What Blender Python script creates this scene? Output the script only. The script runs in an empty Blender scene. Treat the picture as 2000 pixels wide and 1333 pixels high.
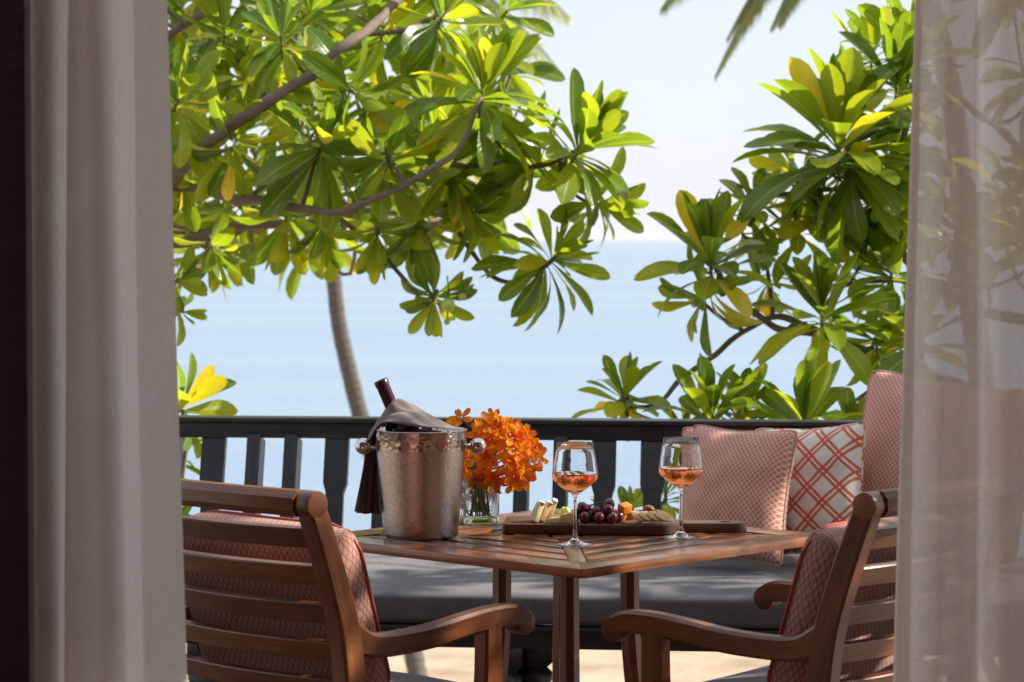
import bpy, bmesh, math, random
from mathutils import Vector, Matrix, noise as mnoise
R = math.radians
rng = random.Random(7)
sc = bpy.context.scene
COL = sc.collection

# ------------------------------------------------------------------ camera
F = 5000.0            # focal length in pixels of the 2000 px wide photograph
ZC = 1.42             # eye height above the deck
PITCH = math.atan(198.5 / F)
cam_d = bpy.data.cameras.new('camera')
cam = bpy.data.objects.new('camera', cam_d)
COL.objects.link(cam)
cam.location = (0, 0, ZC)
cam.rotation_euler = (R(90) - PITCH, 0, 0)
cam_d.sensor_width = 36
cam_d.lens = F / 2000 * 36
cam_d.clip_start = 0.05
cam_d.clip_end = 60000
cam_d.dof.use_dof = True
cam_d.dof.focus_distance = 5.75
cam_d.dof.aperture_fstop = 7.5
sc.camera = cam

# ------------------------------------------------------------------ sky, sun, exposure
SUN = Vector((0.79, 0.10, 0.60)).normalized()      # towards the sun
SUN_EL = math.asin(SUN.z)
SUN_AZ = math.atan2(SUN.x, SUN.y)                  # from +Y clockwise
w = bpy.data.worlds.new('World')
sc.world = w
w.use_nodes = True
wn = w.node_tree
wn.nodes.clear()
wo = wn.nodes.new('ShaderNodeOutputWorld')
bg = wn.nodes.new('ShaderNodeBackground')
sky = wn.nodes.new('ShaderNodeTexSky')
sky.sky_type = 'NISHITA'
sky.sun_disc = False
sky.sun_elevation = SUN_EL
sky.sun_rotation = SUN_AZ
sky.air_density = 1.0
sky.dust_density = 0.6
sky.ozone_density = 2.0
sky.altitude = 0
# thin bright cloud veil, everywhere in the sky
tc = wn.nodes.new('ShaderNodeTexCoord')
mp = wn.nodes.new('ShaderNodeMapping')
mp.inputs['Scale'].default_value = (5.0, 5.0, 14.0)
nz = wn.nodes.new('ShaderNodeTexNoise')
nz.inputs['Scale'].default_value = 1.6
nz.inputs['Detail'].default_value = 5
cr = wn.nodes.new('ShaderNodeValToRGB')
cr.color_ramp.elements[0].position = 0.36
cr.color_ramp.elements[0].color = (0.80, 0.80, 0.80, 1)
cr.color_ramp.elements[1].position = 0.66
cr.color_ramp.elements[1].color = (0.98, 0.98, 0.98, 1)
mx = wn.nodes.new('ShaderNodeMix')
mx.data_type = 'RGBA'
mx.inputs[7].default_value = (4.0, 4.25, 4.8, 1)
wn.links.new(tc.outputs['Generated'], mp.inputs['Vector'])
wn.links.new(mp.outputs[0], nz.inputs['Vector'])
wn.links.new(nz.outputs['Fac'], cr.inputs['Fac'])
wn.links.new(cr.outputs['Color'], mx.inputs[0])
wn.links.new(sky.outputs['Color'], mx.inputs[6])
wn.links.new(mx.outputs[2], bg.inputs['Color'])
bg.inputs['Strength'].default_value = 0.125
wn.links.new(bg.outputs[0], wo.inputs['Surface'])

sun_d = bpy.data.lights.new('sun', 'SUN')
sun_d.energy = 5.0
sun_d.angle = R(0.55)
sun_d.color = (1.0, 0.93, 0.82)
sun = bpy.data.objects.new('sun', sun_d)
COL.objects.link(sun)
sun.rotation_euler = SUN.to_track_quat('Z', 'Y').to_euler()
sun.location = (8, 4, 9)

sc.view_settings.view_transform = 'Standard'
sc.view_settings.look = 'None'
sc.view_settings.exposure = 0.76
sc.view_settings.gamma = 1
sc.view_settings.use_curve_mapping = False
sc.render.engine = 'CYCLES'
sc.cycles.use_denoising = True
sc.cycles.max_bounces = 14
sc.cycles.transmission_bounces = 12
sc.cycles.transparent_max_bounces = 16
sc.cycles.diffuse_bounces = 5
sc.cycles.glossy_bounces = 5
sc.cycles.caustics_refractive = True
sc.cycles.caustics_reflective = False
sc.cycles.sample_clamp_indirect = 6

# ------------------------------------------------------------------ helpers
CP, SP = math.cos(PITCH), math.sin(PITCH)


def P(px, py, Y):
    """point of the place seen at a pixel of the photograph, Y metres in front of the camera"""
    v = (666.5 - py) / F
    d = Vector(((px - 1000) / F, CP + SP * v, -SP + CP * v))
    return Vector((0, 0, ZC)) + d * (Y / d.y)


def smooth_path(pts, n):
    """Catmull-Rom through tuples of any length"""
    pts = [tuple(p) for p in pts]
    if len(pts) == 2:
        a, b = pts
        return [tuple(a[k] + (b[k] - a[k]) * i / n for k in range(len(a))) for i in range(n + 1)]
    out = []
    m = len(pts) - 1
    for i in range(n + 1):
        t = i / n * m
        s = min(int(t), m - 1)
        u = t - s
        p0 = pts[s - 1] if s > 0 else tuple(2 * a - b for a, b in zip(pts[0], pts[1]))
        p1, p2 = pts[s], pts[s + 1]
        p3 = pts[s + 2] if s + 2 <= m else tuple(2 * a - b for a, b in zip(pts[m], pts[m - 1]))
        out.append(tuple(0.5 * (2 * b + (c - a) * u + (2 * a - 5 * b + 4 * c - d) * u * u + (3 * b - a - 3 * c + d) * u ** 3)
                         for a, b, c, d in zip(p0, p1, p2, p3)))
    return out


class MB:
    """collects geometry; build() links it as one mesh object"""

    def __init__(self):
        self.v, self.f, self.uv = [], [], []      # uv: per face list of (u, v) or None

    def add(self, vs, fs, uvs=None):
        o = len(self.v)
        self.v += [tuple(p) for p in vs]
        for i, f in enumerate(fs):
            self.f.append(tuple(a + o for a in f))
            self.uv.append(uvs[i] if uvs else None)
        return self

    def box(self, c, s, m=None):
        x, y, z = s[0] / 2, s[1] / 2, s[2] / 2
        vs = [Vector((a, b, d)) for a in (-x, x) for b in (-y, y) for d in (-z, z)]
        if m is not None:
            vs = [m @ p for p in vs]
        c = Vector(c)
        return self.add([p + c for p in vs],
                        [(0, 1, 3, 2), (4, 6, 7, 5), (0, 4, 5, 1), (2, 3, 7, 6), (0, 2, 6, 4), (1, 5, 7, 3)])

    def grid(self, fn, nu, nv, uvfn=None, cu=False, cv=False):
        vs = [fn(i / nu, j / nv) for j in range(nv + (0 if cv else 1)) for i in range(nu + (0 if cu else 1))]
        W, H = nu + (0 if cu else 1), nv + (0 if cv else 1)
        fs, us = [], []
        for j in range(nv):
            for i in range(nu):
                a, b, c, d = i, (i + 1) % W, (j) % H, (j + 1) % H
                fs.append((c * W + a, c * W + b, d * W + b, d * W + a))
                if uvfn:
                    us.append([uvfn(i / nu, j / nv), uvfn((i + 1) / nu, j / nv), uvfn((i + 1) / nu, (j + 1) / nv), uvfn(i / nu, (j + 1) / nv)])
        return self.add(vs, fs, us if uvfn else None)

    def tube(self, path, rad, n=8, caps=True):
        path = [Vector(p) for p in path]
        m = len(path)
        if not hasattr(rad, '__len__'):
            rad = [rad] * m
        vs, fs, us = [], [], []
        t0 = (path[1] - path[0]).normalized()
        up = Vector((0, 0, 1)) if abs(t0.z) < 0.9 else Vector((1, 0, 0))
        nrm = t0.cross(up).normalized()
        L = [0]
        for i in range(m):
            t = (path[min(i + 1, m - 1)] - path[max(i - 1, 0)]).normalized()
            nrm = (nrm - t * nrm.dot(t)).normalized()
            b = t.cross(nrm)
            if i:
                L.append(L[-1] + (path[i] - path[i - 1]).length)
            for k in range(n):
                a = 2 * math.pi * k / n
                vs.append(path[i] + (nrm * math.cos(a) + b * math.sin(a)) * rad[i])
        for i in range(m - 1):
            for k in range(n):
                k2 = (k + 1) % n
                fs.append((i * n + k, i * n + k2, (i + 1) * n + k2, (i + 1) * n + k))
                q = 2 * math.pi * max(rad[i], 1e-4) / n
                us.append([(L[i], k * q), (L[i], (k + 1) * q), (L[i + 1], (k + 1) * q), (L[i + 1], k * q)])
        if caps:
            fs.append(tuple(range(n - 1, -1, -1)))
            us.append([(0.0, 0.0)] * n)
            fs.append(tuple((m - 1) * n + k for k in range(n)))
            us.append([(0.0, 0.0)] * n)
        return self.add(vs, fs, us)

    def sweep(self, path, side, ws, hs, chamfer=0.18):
        """octagonal-section bar along path; side = direction of the width; ws/hs width and height per point"""
        path = [Vector(p) for p in path]
        m = len(path)
        if not hasattr(ws, '__len__'):
            ws = [ws] * m
        if not hasattr(hs, '__len__'):
            hs = [hs] * m
        vs, fs, us, L = [], [], [], [0]
        for i in range(m):
            t = (path[min(i + 1, m - 1)] - path[max(i - 1, 0)]).normalized()
            s = side[i] if isinstance(side, list) else side
            s = Vector(s)
            s = (s - t * s.dot(t)).normalized()
            u = s.cross(t)
            if i:
                L.append(L[-1] + (path[i] - path[i - 1]).length)
            a, b = ws[i] / 2, hs[i] / 2
            c = chamfer * min(a, b) * 2
            for x, y in ((a - c, -b), (a, -b + c), (a, b - c), (a - c, b), (-a + c, b), (-a, b - c), (-a, -b + c), (-a + c, -b)):
                vs.append(path[i] + s * x + u * y)
        for i in range(m - 1):
            for k in range(8):
                k2 = (k + 1) % 8
                fs.append((i * 8 + k, i * 8 + k2, (i + 1) * 8 + k2, (i + 1) * 8 + k))
                us.append([(L[i], k * .012), (L[i], (k + 1) * .012), (L[i + 1], (k + 1) * .012), (L[i + 1], k * .012)])
        fs.append(tuple(range(7, -1, -1)))
        us.append([(vs[k][0] * .2, vs[k][2]) for k in range(7, -1, -1)])
        fs.append(tuple((m - 1) * 8 + k for k in range(8)))
        us.append([(vs[k][0] * .2, vs[k][2]) for k in range(8)])
        return self.add(vs, fs, us)

    def lathe(self, prof, n=32, c=(0, 0, 0)):
        c = Vector(c)
        vs, fs = [], []
        rows = []
        for r, z in prof:
            if r < 1e-6:
                rows.append([len(vs)])
                vs.append(c + Vector((0, 0, z)))
            else:
                rows.append(list(range(len(vs), len(vs) + n)))
                vs += [c + Vector((r * math.cos(2 * math.pi * k / n), r * math.sin(2 * math.pi * k / n), z)) for k in range(n)]
        for a, b in zip(rows, rows[1:]):
            for k in range(n):
                k2 = (k + 1) % n
                if len(a) == 1 and len(b) == 1:
                    continue
                if len(a) == 1:
                    fs.append((a[0], b[k2], b[k]))
                elif len(b) == 1:
                    fs.append((a[k], a[k2], b[0]))
                else:
                    fs.append((a[k], a[k2], b[k2], b[k]))
        return self.add(vs, fs)

    def mesh(self, name, smooth=True, bevel=0, seg=2, flip=False, angle=40):
        me = bpy.data.meshes.new(name)
        me.from_pydata(self.v, [], self.f)
        ul = me.uv_layers.new(name='UVMap')
        k = 0
        data = [0.0] * (2 * len(me.loops))
        for f, u in zip(self.f, self.uv):
            for j, a in enumerate(f):
                if u:
                    data[2 * k], data[2 * k + 1] = u[j]
                else:
                    p = self.v[a]
                    data[2 * k], data[2 * k + 1] = p[0], p[1] + p[2]
                k += 1
        ul.data.foreach_set('uv', data)
        if bevel or flip:
            bm = bmesh.new()
            bm.from_mesh(me)
            bmesh.ops.recalc_face_normals(bm, faces=bm.faces)
            if bevel:
                es = [e for e in bm.edges if len(e.link_faces) == 2 and e.calc_face_angle(0) > R(35)]
                bmesh.ops.bevel(bm, geom=es, offset=bevel, segments=seg, profile=0.6, affect='EDGES', clamp_overlap=True)
            bm.to_mesh(me)
            bm.free()
        if smooth:
            me.shade_smooth()
            if angle < 180:
                me.set_sharp_from_angle(angle=R(angle))
        return me

    def build(self, name, mat, parent=None, M=None, **kw):
        return link(name, self.mesh(name, **kw), mat, parent, M)


def link(name, me, mat, parent=None, M=None):
    if mat is not None and not me.materials:
        me.materials.append(mat)
    o = bpy.data.objects.new(name, me)
    COL.objects.link(o)
    if M is not None:
        o.matrix_world = M
    if parent is not None:
        o.parent = parent
        o.matrix_parent_inverse = Matrix.Identity(4)
        if M is not None:
            o.matrix_basis = M
    return o


def tag(o, label=None, cat=None, group=None, kind=None):
    for k, x in (('label', label), ('category', cat), ('group', group), ('kind', kind)):
        if x:
            o[k] = x
    return o


def thing(name, label, cat, loc=(0, 0, 0), rz=0, group=None):
    o = bpy.data.objects.new(name, None)
    o.empty_display_size = 0.05
    COL.objects.link(o)
    o.location = loc
    o.rotation_euler = (0, 0, rz)
    return tag(o, label, cat, group)


def TR(loc=(0, 0, 0), rx=0, ry=0, rz=0):
    return Matrix.Translation(loc) @ Matrix.Rotation(rz, 4, 'Z') @ Matrix.Rotation(ry, 4, 'Y') @ Matrix.Rotation(rx, 4, 'X')


def bar_matrix(p0, p1, up=(0, 0, 1)):
    p0, p1 = Vector(p0), Vector(p1)
    x = (p1 - p0).normalized()
    z = Vector(up)
    z = (z - x * z.dot(x)).normalized()
    y = z.cross(x)
    m = Matrix((x, y, z)).transposed().to_4x4()
    m.translation = (p0 + p1) / 2
    return m, (p1 - p0).length


def bar(name, p0, p1, wy, hz, mat, parent=None, up=(0, 0, 1), bevel=0.003):
    m, L = bar_matrix(p0, p1, up)
    return MB().box((0, 0, 0), (L, wy, hz)).build(name, mat, parent, m, bevel=bevel)


# ------------------------------------------------------------------ materials
class NT:
    def __init__(self, name):
        self.m = bpy.data.materials.new(name)
        self.m.use_nodes = True
        self.t = self.m.node_tree
        self.t.nodes.clear()
        self.out = self.n('ShaderNodeOutputMaterial')

    def n(self, typ, **kw):
        nd = self.t.nodes.new(typ)
        for k, x in kw.items():
            setattr(nd, k, x)
        return nd

    def l(self, a, b):
        self.t.links.new(a, b)

    def put(self, sock, x):
        if isinstance(x, (int, float)):
            sock.default_value = x
        elif isinstance(x, (tuple, list)):
            sock.default_value = tuple(x) if len(x) != 3 or sock.type == 'VECTOR' else (*x, 1)
        else:
            self.l(x, sock)

    def math(self, op, a, b=0.0, c=0.0):
        nd = self.n('ShaderNodeMath', operation=op)
        self.put(nd.inputs[0], a)
        self.put(nd.inputs[1], b)
        if len(nd.inputs) > 2:
            self.put(nd.inputs[2], c)
        return nd.outputs[0]

    def mix(self, f, a, b, blend='MIX'):
        nd = self.n('ShaderNodeMix', data_type='RGBA', blend_type=blend)
        self.put(nd.inputs[0], f)
        self.put(nd.inputs[6], a)
        self.put(nd.inputs[7], b)
        return nd.outputs[2]

    def coord(self, which='Object', scale=(1, 1, 1), loc=(0, 0, 0)):
        c = self.n('ShaderNodeTexCoord')
        mp_ = self.n('ShaderNodeMapping')
        self.l(c.outputs[which], mp_.inputs[0])
        mp_.inputs['Scale'].default_value = scale
        self.put(mp_.inputs['Location'], loc)
        return mp_.outputs[0]

    def noise(self, vec, scale=5, detail=3, rough=.5, dist=0):
        nd = self.n('ShaderNodeTexNoise')
        self.l(vec, nd.inputs['Vector'])
        nd.inputs['Scale'].default_value = scale
        nd.inputs['Detail'].default_value = detail
        nd.inputs['Roughness'].default_value = rough
        nd.inputs['Distortion'].default_value = dist
        return nd.outputs['Fac']

    def ramp(self, f, stops):
        nd = self.n('ShaderNodeValToRGB')
        self.l(f, nd.inputs[0])
        e = nd.color_ramp.elements
        while len(e) < len(stops):
            e.new(0.5)
        for k, (p, c) in zip(e, stops):
            k.position = p
            k.color = (*c, 1) if len(c) == 3 else c
        return nd.outputs[0]

    def bump(self, h, strength=.3, dist=.002):
        nd = self.n('ShaderNodeBump')
        nd.inputs['Strength'].default_value = strength
        nd.inputs['Distance'].default_value = dist
        self.l(h, nd.inputs['Height'])
        return nd.outputs[0]

    def principled(self, col, rough=.5, normal=None, **kw):
        p = self.n('ShaderNodeBsdfPrincipled')
        self.put(p.inputs['Base Color'], col)
        self.put(p.inputs['Roughness'], rough)
        if normal is not None:
            self.l(normal, p.inputs['Normal'])
        for k, x in kw.items():
            self.put(p.inputs[k.replace('_', ' ')], x)
        return p.outputs[0]

    def done(self, shader):
        self.l(shader, self.out.inputs['Surface'])
        return self.m


def wood(name, c0, c1, c2, rough=.4, coat=.0, spec=.5, fine=1.0):
    t = NT(name)
    oi = t.n('ShaderNodeObjectInfo')
    off = t.n('ShaderNodeCombineXYZ')
    t.l(t.math('MULTIPLY', oi.outputs['Random'], 37.0), off.inputs[0])
    t.l(t.math('MULTIPLY', oi.outputs['Random'], 11.0), off.inputs[1])
    v = t.coord('UV', (2.2, 38 * fine, 1), off.outputs[0])
    g = t.noise(v, 1.6, 6, .62, .4)
    v2 = t.coord('UV', (9, 420 * fine, 1), off.outputs[0])
    g2 = t.noise(v2, 1.0, 2, .5)
    col = t.ramp(g, [(.28, c0), (.5, c1), (.74, c2)])
    col = t.mix(.35, col, t.ramp(g2, [(.35, (.35, .3, .28)), (.6, (1, 1, 1))]), 'MULTIPLY')
    hsv = t.n('ShaderNodeHueSaturation')
    t.l(col, hsv.inputs['Color'])
    t.l(t.math('ADD', t.math('MULTIPLY', oi.outputs['Random'], .5), .75), hsv.inputs['Value'])
    b = t.bump(t.math('ADD', g2, t.math('MULTIPLY', g, .6)), .16, .0012)
    rr = t.math('ADD', t.math('MULTIPLY', g, .18), rough - .09)
    return t.done(t.principled(hsv.outputs[0], rr, b, Coat_Weight=coat, Coat_Roughness=.22, Specular_IOR_Level=spec))


M = {}
M['teak'] = wood('teak', (.108, .031, .010), (.18, .056, .017), (.285, .102, .034), .34, .15)
M['teak_top'] = wood('teak_top', (.13, .040, .014), (.215, .073, .024), (.33, .13, .048), .24, .35)
M['board_wood'] = wood('board_wood', (.07, .030, .018), (.12, .054, .030), (.19, .09, .05), .45)
M['black_wood'] = wood('black_wood', (.016, .015, .016), (.026, .024, .025), (.044, .041, .042), .38)
M['dark_door'] = wood('dark_door', (.016, .007, .005), (.026, .011, .008), (.04, .018, .013), .5)


def fabric(name, col, sc_=900, rough=.9, var=.25, translucent=0):
    t = NT(name)
    v = t.coord('UV')
    wv = t.n('ShaderNodeTexWave', bands_direction='X')
    t.l(v, wv.inputs[0])
    wv.inputs['Scale'].default_value = sc_ / 6.3
    wv.inputs['Distortion'].default_value = 1.5
    wv2 = t.n('ShaderNodeTexWave', bands_direction='Y')
    t.l(v, wv2.inputs[0])
    wv2.inputs['Scale'].default_value = sc_ / 6.3
    wv2.inputs['Distortion'].default_value = 1.5
    wsum = t.math('MULTIPLY', t.math('ADD', wv.outputs['Fac'], wv2.outputs['Fac']), .5)
    nn = t.noise(v, 160, 3, .7)
    n2 = t.noise(v, 7, 3)
    k = t.math('ADD', t.math('MULTIPLY', nn, .6), t.math('MULTIPLY', n2, .4))
    c = t.mix(t.ramp(k, [(.35, (0, 0, 0)), (.65, (1, 1, 1))]), tuple(x * (1 - var) for x in col), tuple(min(1, x * (1 + var)) for x in col))
    return t.done(t.principled(c, rough, t.bump(t.math('ADD', wsum, nn), .25, .0008), Sheen_Weight=.25, Sheen_Roughness=.5, Specular_IOR_Level=.15))


M['charcoal'] = fabric('charcoal_fabric', (.105, .098, .102), 1500, .95, .35)
M['napkin'] = fabric('napkin_cloth', (.19, .15, .14), 1600, .85, .12)


def pattern(name, kind):
    """printed and woven upholstery; uv in metres"""
    t = NT(name)
    c = t.n('ShaderNodeTexCoord')
    sep = t.n('ShaderNodeSeparateXYZ')
    nv = t.n('ShaderNodeTexNoise')
    t.l(c.outputs['UV'], nv.inputs['Vector'])
    nv.inputs['Scale'].default_value = 60
    wob = t.n('ShaderNodeVectorMath', operation='MULTIPLY_ADD')
    t.l(nv.outputs['Color'], wob.inputs[0])
    wob.inputs[1].default_value = (.0016, .0016, 0)
    t.l(c.outputs['UV'], wob.inputs[2])
    t.l(wob.outputs[0], sep.inputs[0])
    u, v = sep.outputs[0], sep.outputs[1]
    pu, pv = {'chair': (.0165, .0265), 'dots': (.0130, .0165), 'hex': (.086, .090)}[kind]
    a = t.math('ADD', t.math('DIVIDE', u, pu), t.math('DIVIDE', v, pv))
    b = t.math('SUBTRACT', t.math('DIVIDE', u, pu), t.math('DIVIDE', v, pv))

    def dist(x):       # distance to the nearest whole number
        return t.math('ABSOLUTE', t.math('SUBTRACT', t.math('FRACT', t.math('ADD', x, .5)), .5))
    da, db = dist(a), dist(b)
    d = t.math('MINIMUM', da, db)

    def line(x, at, wd):
        q = t.math('ABSOLUTE', t.math('SUBTRACT', x, at))
        mr = t.n('ShaderNodeMapRange')
        t.l(q, mr.inputs[0])
        mr.inputs[1].default_value = wd
        mr.inputs[2].default_value = wd * .55
        return mr.outputs[0]
    fine = t.noise(t.coord('UV'), 900, 2, .6)
    if kind == 'chair':
        ln = line(d, 0.0, .115)
        base, ink = (.50, .29, .235), (.31, .085, .066)
    elif kind == 'dots':
        ln = t.math('SUBTRACT', 1.0, line(d, 0.0, .17))
        base, ink = (.72, .46, .36), (.50, .185, .135)
    else:
        ln = t.math('MAXIMUM', line(da, .105, .072), line(db, .105, .072))
        base, ink = (.72, .665, .58), (.62, .105, .055)
    col = t.mix(ln, base, ink)
    col = t.mix(.30, col, t.ramp(fine, [(.3, (.55, .55, .55)), (.7, (1, 1, 1))]), 'MULTIPLY')
    h = t.math('ADD', t.math('MULTIPLY', ln, -.5 if kind != 'hex' else .2), t.math('MULTIPLY', fine, .6))
    return t.done(t.principled(col, .88, t.bump(h, .35, .0012), Sheen_Weight=.2, Specular_IOR_Level=.15))


M['lattice'] = pattern('pink_lattice_fabric', 'chair')
M['dots'] = pattern('coral_woven_fabric', 'dots')
M['hex'] = pattern('white_coral_lattice_fabric', 'hex')
t = NT('coral_piping')
M['piping'] = t.done(t.principled((.42, .075, .055), .8))

# sheer linen
t = NT('sheer_linen')
v = t.coord('UV')
weft = t.noise(t.coord('UV', (60, 900, 1)), 1, 3, .6)
warp = t.noise(t.coord('UV', (1100, 35, 1)), 1, 3, .6)
wv_ = t.math('ADD', t.math('MULTIPLY', weft, .6), t.math('MULTIPLY', warp, .4))
blot = t.noise(t.coord('UV', (5, 2.5, 1)), 1, 2)
col = t.mix(t.ramp(wv_, [(.36, (0, 0, 0)), (.64, (1, 1, 1))]), (.75, .71, .675), (.89, .86, .83))
dif = t.n('ShaderNodeBsdfDiffuse')
t.l(col, dif.inputs[0])
tra = t.n('ShaderNodeBsdfTranslucent')
t.l(t.mix(1.0, col, (.97, .90, .85), 'MULTIPLY'), tra.inputs[0])
m1 = t.n('ShaderNodeMixShader')
m1.inputs[0].default_value = .68
t.l(dif.outputs[0], m1.inputs[1])
t.l(tra.outputs[0], m1.inputs[2])
tp = t.n('ShaderNodeBsdfTransparent')
m2 = t.n('ShaderNodeMixShader')
mr = t.n('ShaderNodeMapRange')
t.l(wv_, mr.inputs[0])
mr.inputs[1].default_value = .36
mr.inputs[2].default_value = .64
mr.inputs[3].default_value = .16
mr.inputs[4].default_value = .045
t.l(mr.outputs[0], m2.inputs[0])
t.l(m1.outputs[0], m2.inputs[1])
t.l(tp.outputs[0], m2.inputs[2])
M['linen'] = t.done(m2.outputs[0])
# denser cloth of the other curtain
t.m.name = 'sheer_linen'
M['linen_dense'] = t.m.copy()
M['linen_dense'].name = 'dense_linen'
for nd in M['linen_dense'].node_tree.nodes:
    if nd.type == 'MAP_RANGE':
        nd.inputs[3].default_value = .02
        nd.inputs[4].default_value = .0

# metals, glass
t = NT('hammered_steel')
v = t.coord('Object')
vo = t.n('ShaderNodeTexVoronoi')
t.l(v, vo.inputs['Vector'])
vo.inputs['Scale'].default_value = 95
sp = t.n('ShaderNodeSeparateXYZ')
t.l(v, sp.inputs[0])
band = t.n('ShaderNodeMapRange')
t.l(sp.outputs[2], band.inputs[0])
band.inputs[1].default_value = .196
band.inputs[2].default_value = .203
dr = t.noise(v, 230, 4, .75)
dr2 = t.n('ShaderNodeTexVoronoi')
t.l(v, dr2.inputs['Vector'])
dr2.inputs['Scale'].default_value = 190
droplet = t.math('MAXIMUM', t.math('SUBTRACT', .42, dr2.outputs['Distance']), 0.0)
h = t.math('ADD', t.math('MULTIPLY', t.math('MULTIPLY', vo.outputs['Distance'], .9), t.math('ADD', band.outputs[0], .06)),
           t.math('MULTIPLY', t.math('ADD', t.math('MULTIPLY', droplet, 1.1), t.math('MULTIPLY', dr, .9)), t.math('SUBTRACT', 1.0, band.outputs[0])))
ro = t.math('ADD', .13, t.math('MULTIPLY', t.math('SUBTRACT', 1.0, band.outputs[0]), .09))
M['steel'] = t.done(t.principled(t.mix(t.ramp(dr, [(.35, (0, 0, 0)), (.65, (1, 1, 1))]), (.33, .29, .27), (.56, .50, .47)), ro, t.bump(h, .20, .004), Metallic=1.0))
t = NT('polished_steel')
M['polish'] = t.done(t.principled((.66, .62, .60), .10, Metallic=1.0))
t = NT('clear_glass')
M['glass'] = t.done(t.principled((1, 1, 1), .0, Transmission_Weight=1.0, IOR=1.48))
t = NT('water_in_vase')
M['vase_water'] = t.done(t.principled((.97, 1, .98), .0, Transmission_Weight=1.0, IOR=1.33))
t = NT('rose_wine')
gl = t.principled((1.0, .74, .44), .0, Transmission_Weight=1.0, IOR=1.34)
t.l(gl, t.out.inputs['Surface'])
va = t.n('ShaderNodeVolumeAbsorption')
va.inputs['Color'].default_value = (1.0, .42, .10, 1)
va.inputs['Density'].default_value = 22
t.l(va.outputs[0], t.out.inputs['Volume'])
M['wine'] = t.m
t = NT('bottle_glass')
M['bottle'] = t.done(t.principled((.035, .008, .012), .06, Coat_Weight=.5))
t = NT('bottle_foil')
M['foil'] = t.done(t.principled((.055, .016, .026), .28, t.bump(t.noise(t.coord('Object'), 90, 2), .15, .002), Metallic=.55))
t = NT('bottle_paper')
M['paper'] = t.done(t.principled((.88, .85, .83), .6))


def plain(name, c0, c1, rough=.5, scale=40, bump=.2, bd=.002, coord='Object', **kw):
    t = NT(name)
    k = t.noise(t.coord(coord), scale, 5, .6)
    oi = t.n('ShaderNodeObjectInfo')
    c = t.mix(t.ramp(k, [(.3, (0, 0, 0)), (.7, (1, 1, 1))]), c0, c1)
    hs = t.n('ShaderNodeHueSaturation')
    t.l(c, hs.inputs['Color'])
    t.l(t.math('ADD', t.math('MULTIPLY', oi.outputs['Random'], .3), .85), hs.inputs['Value'])
    return t.done(t.principled(hs.outputs[0], rough, t.bump(k, bump, bd), **kw))


M['brie'] = plain('brie_cheese', (.70, .52, .24), (.82, .66, .38), .55, 60)
M['rind'] = plain('brie_rind', (.70, .66, .55), (.80, .77, .68), .8, 120)
M['gouda'] = plain('yellow_cheese', (.72, .50, .20), (.80, .60, .28), .45, 30, Subsurface_Weight=.15, Subsurface_Radius=(.01, .006, .002))
M['orange_cheese'] = plain('orange_cheese', (.78, .26, .02), (.86, .34, .035), .45, 50, Subsurface_Weight=.15, Subsurface_Radius=(.01, .004, .001))
M['grape'] = plain('red_grape', (.085, .008, .014), (.20, .020, .026), .25, 60, .04, Coat_Weight=.25, Coat_Roughness=.3, Subsurface_Weight=.12, Subsurface_Radius=(.01, .002, .001))
M['green_grape'] = plain('green_fruit', (.40, .50, .08), (.52, .60, .14), .3, 30, .05, Subsurface_Weight=.25, Subsurface_Radius=(.01, .01, .003))
M['stem'] = plain('green_stem', (.06, .12, .015), (.11, .19, .03), .5, 60)
M['cracker'] = plain('cracker', (.56, .32, .13), (.72, .48, .24), .75, 130, .4)
M['walnut'] = plain('walnut', (.17, .075, .030), (.30, .15, .065), .65, 90, .7, .004)
M['petal_heart'] = plain('petal_heart', (.62, .09, .012), (.78, .16, .02), .55, 80)

# petals with light coming through
t = NT('orange_petal')
oi = t.n('ShaderNodeObjectInfo')
uvc = t.n('ShaderNodeTexCoord')
sx = t.n('ShaderNodeSeparateXYZ')
t.l(uvc.outputs['UV'], sx.inputs[0])
base = t.ramp(oi.outputs['Random'], [(0, (.88, .22, .006)), (.45, (.95, .36, .008)), (.8, (.96, .47, .012)), (1, (.86, .17, .006))])
col = t.mix(t.ramp(sx.outputs[1], [(.0, (1, 1, 1)), (.45, (0, 0, 0))]), base, (.80, .15, .008))
dif = t.n('ShaderNodeBsdfDiffuse')
t.l(col, dif.inputs[0])
tra = t.n('ShaderNodeBsdfTranslucent')
t.l(col, tra.inputs[0])
m1 = t.n('ShaderNodeMixShader')
m1.inputs[0].default_value = .6
t.l(dif.outputs[0], m1.inputs[1])
t.l(tra.outputs[0], m1.inputs[2])
gs = t.n('ShaderNodeBsdfGlossy')
gs.inputs['Roughness'].default_value = .45
m2 = t.n('ShaderNodeMixShader')
m2.inputs[0].default_value = .015
t.l(m1.outputs[0], m2.inputs[1])
t.l(gs.outputs[0], m2.inputs[2])
M['petal'] = t.done(m2.outputs[0])


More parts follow.
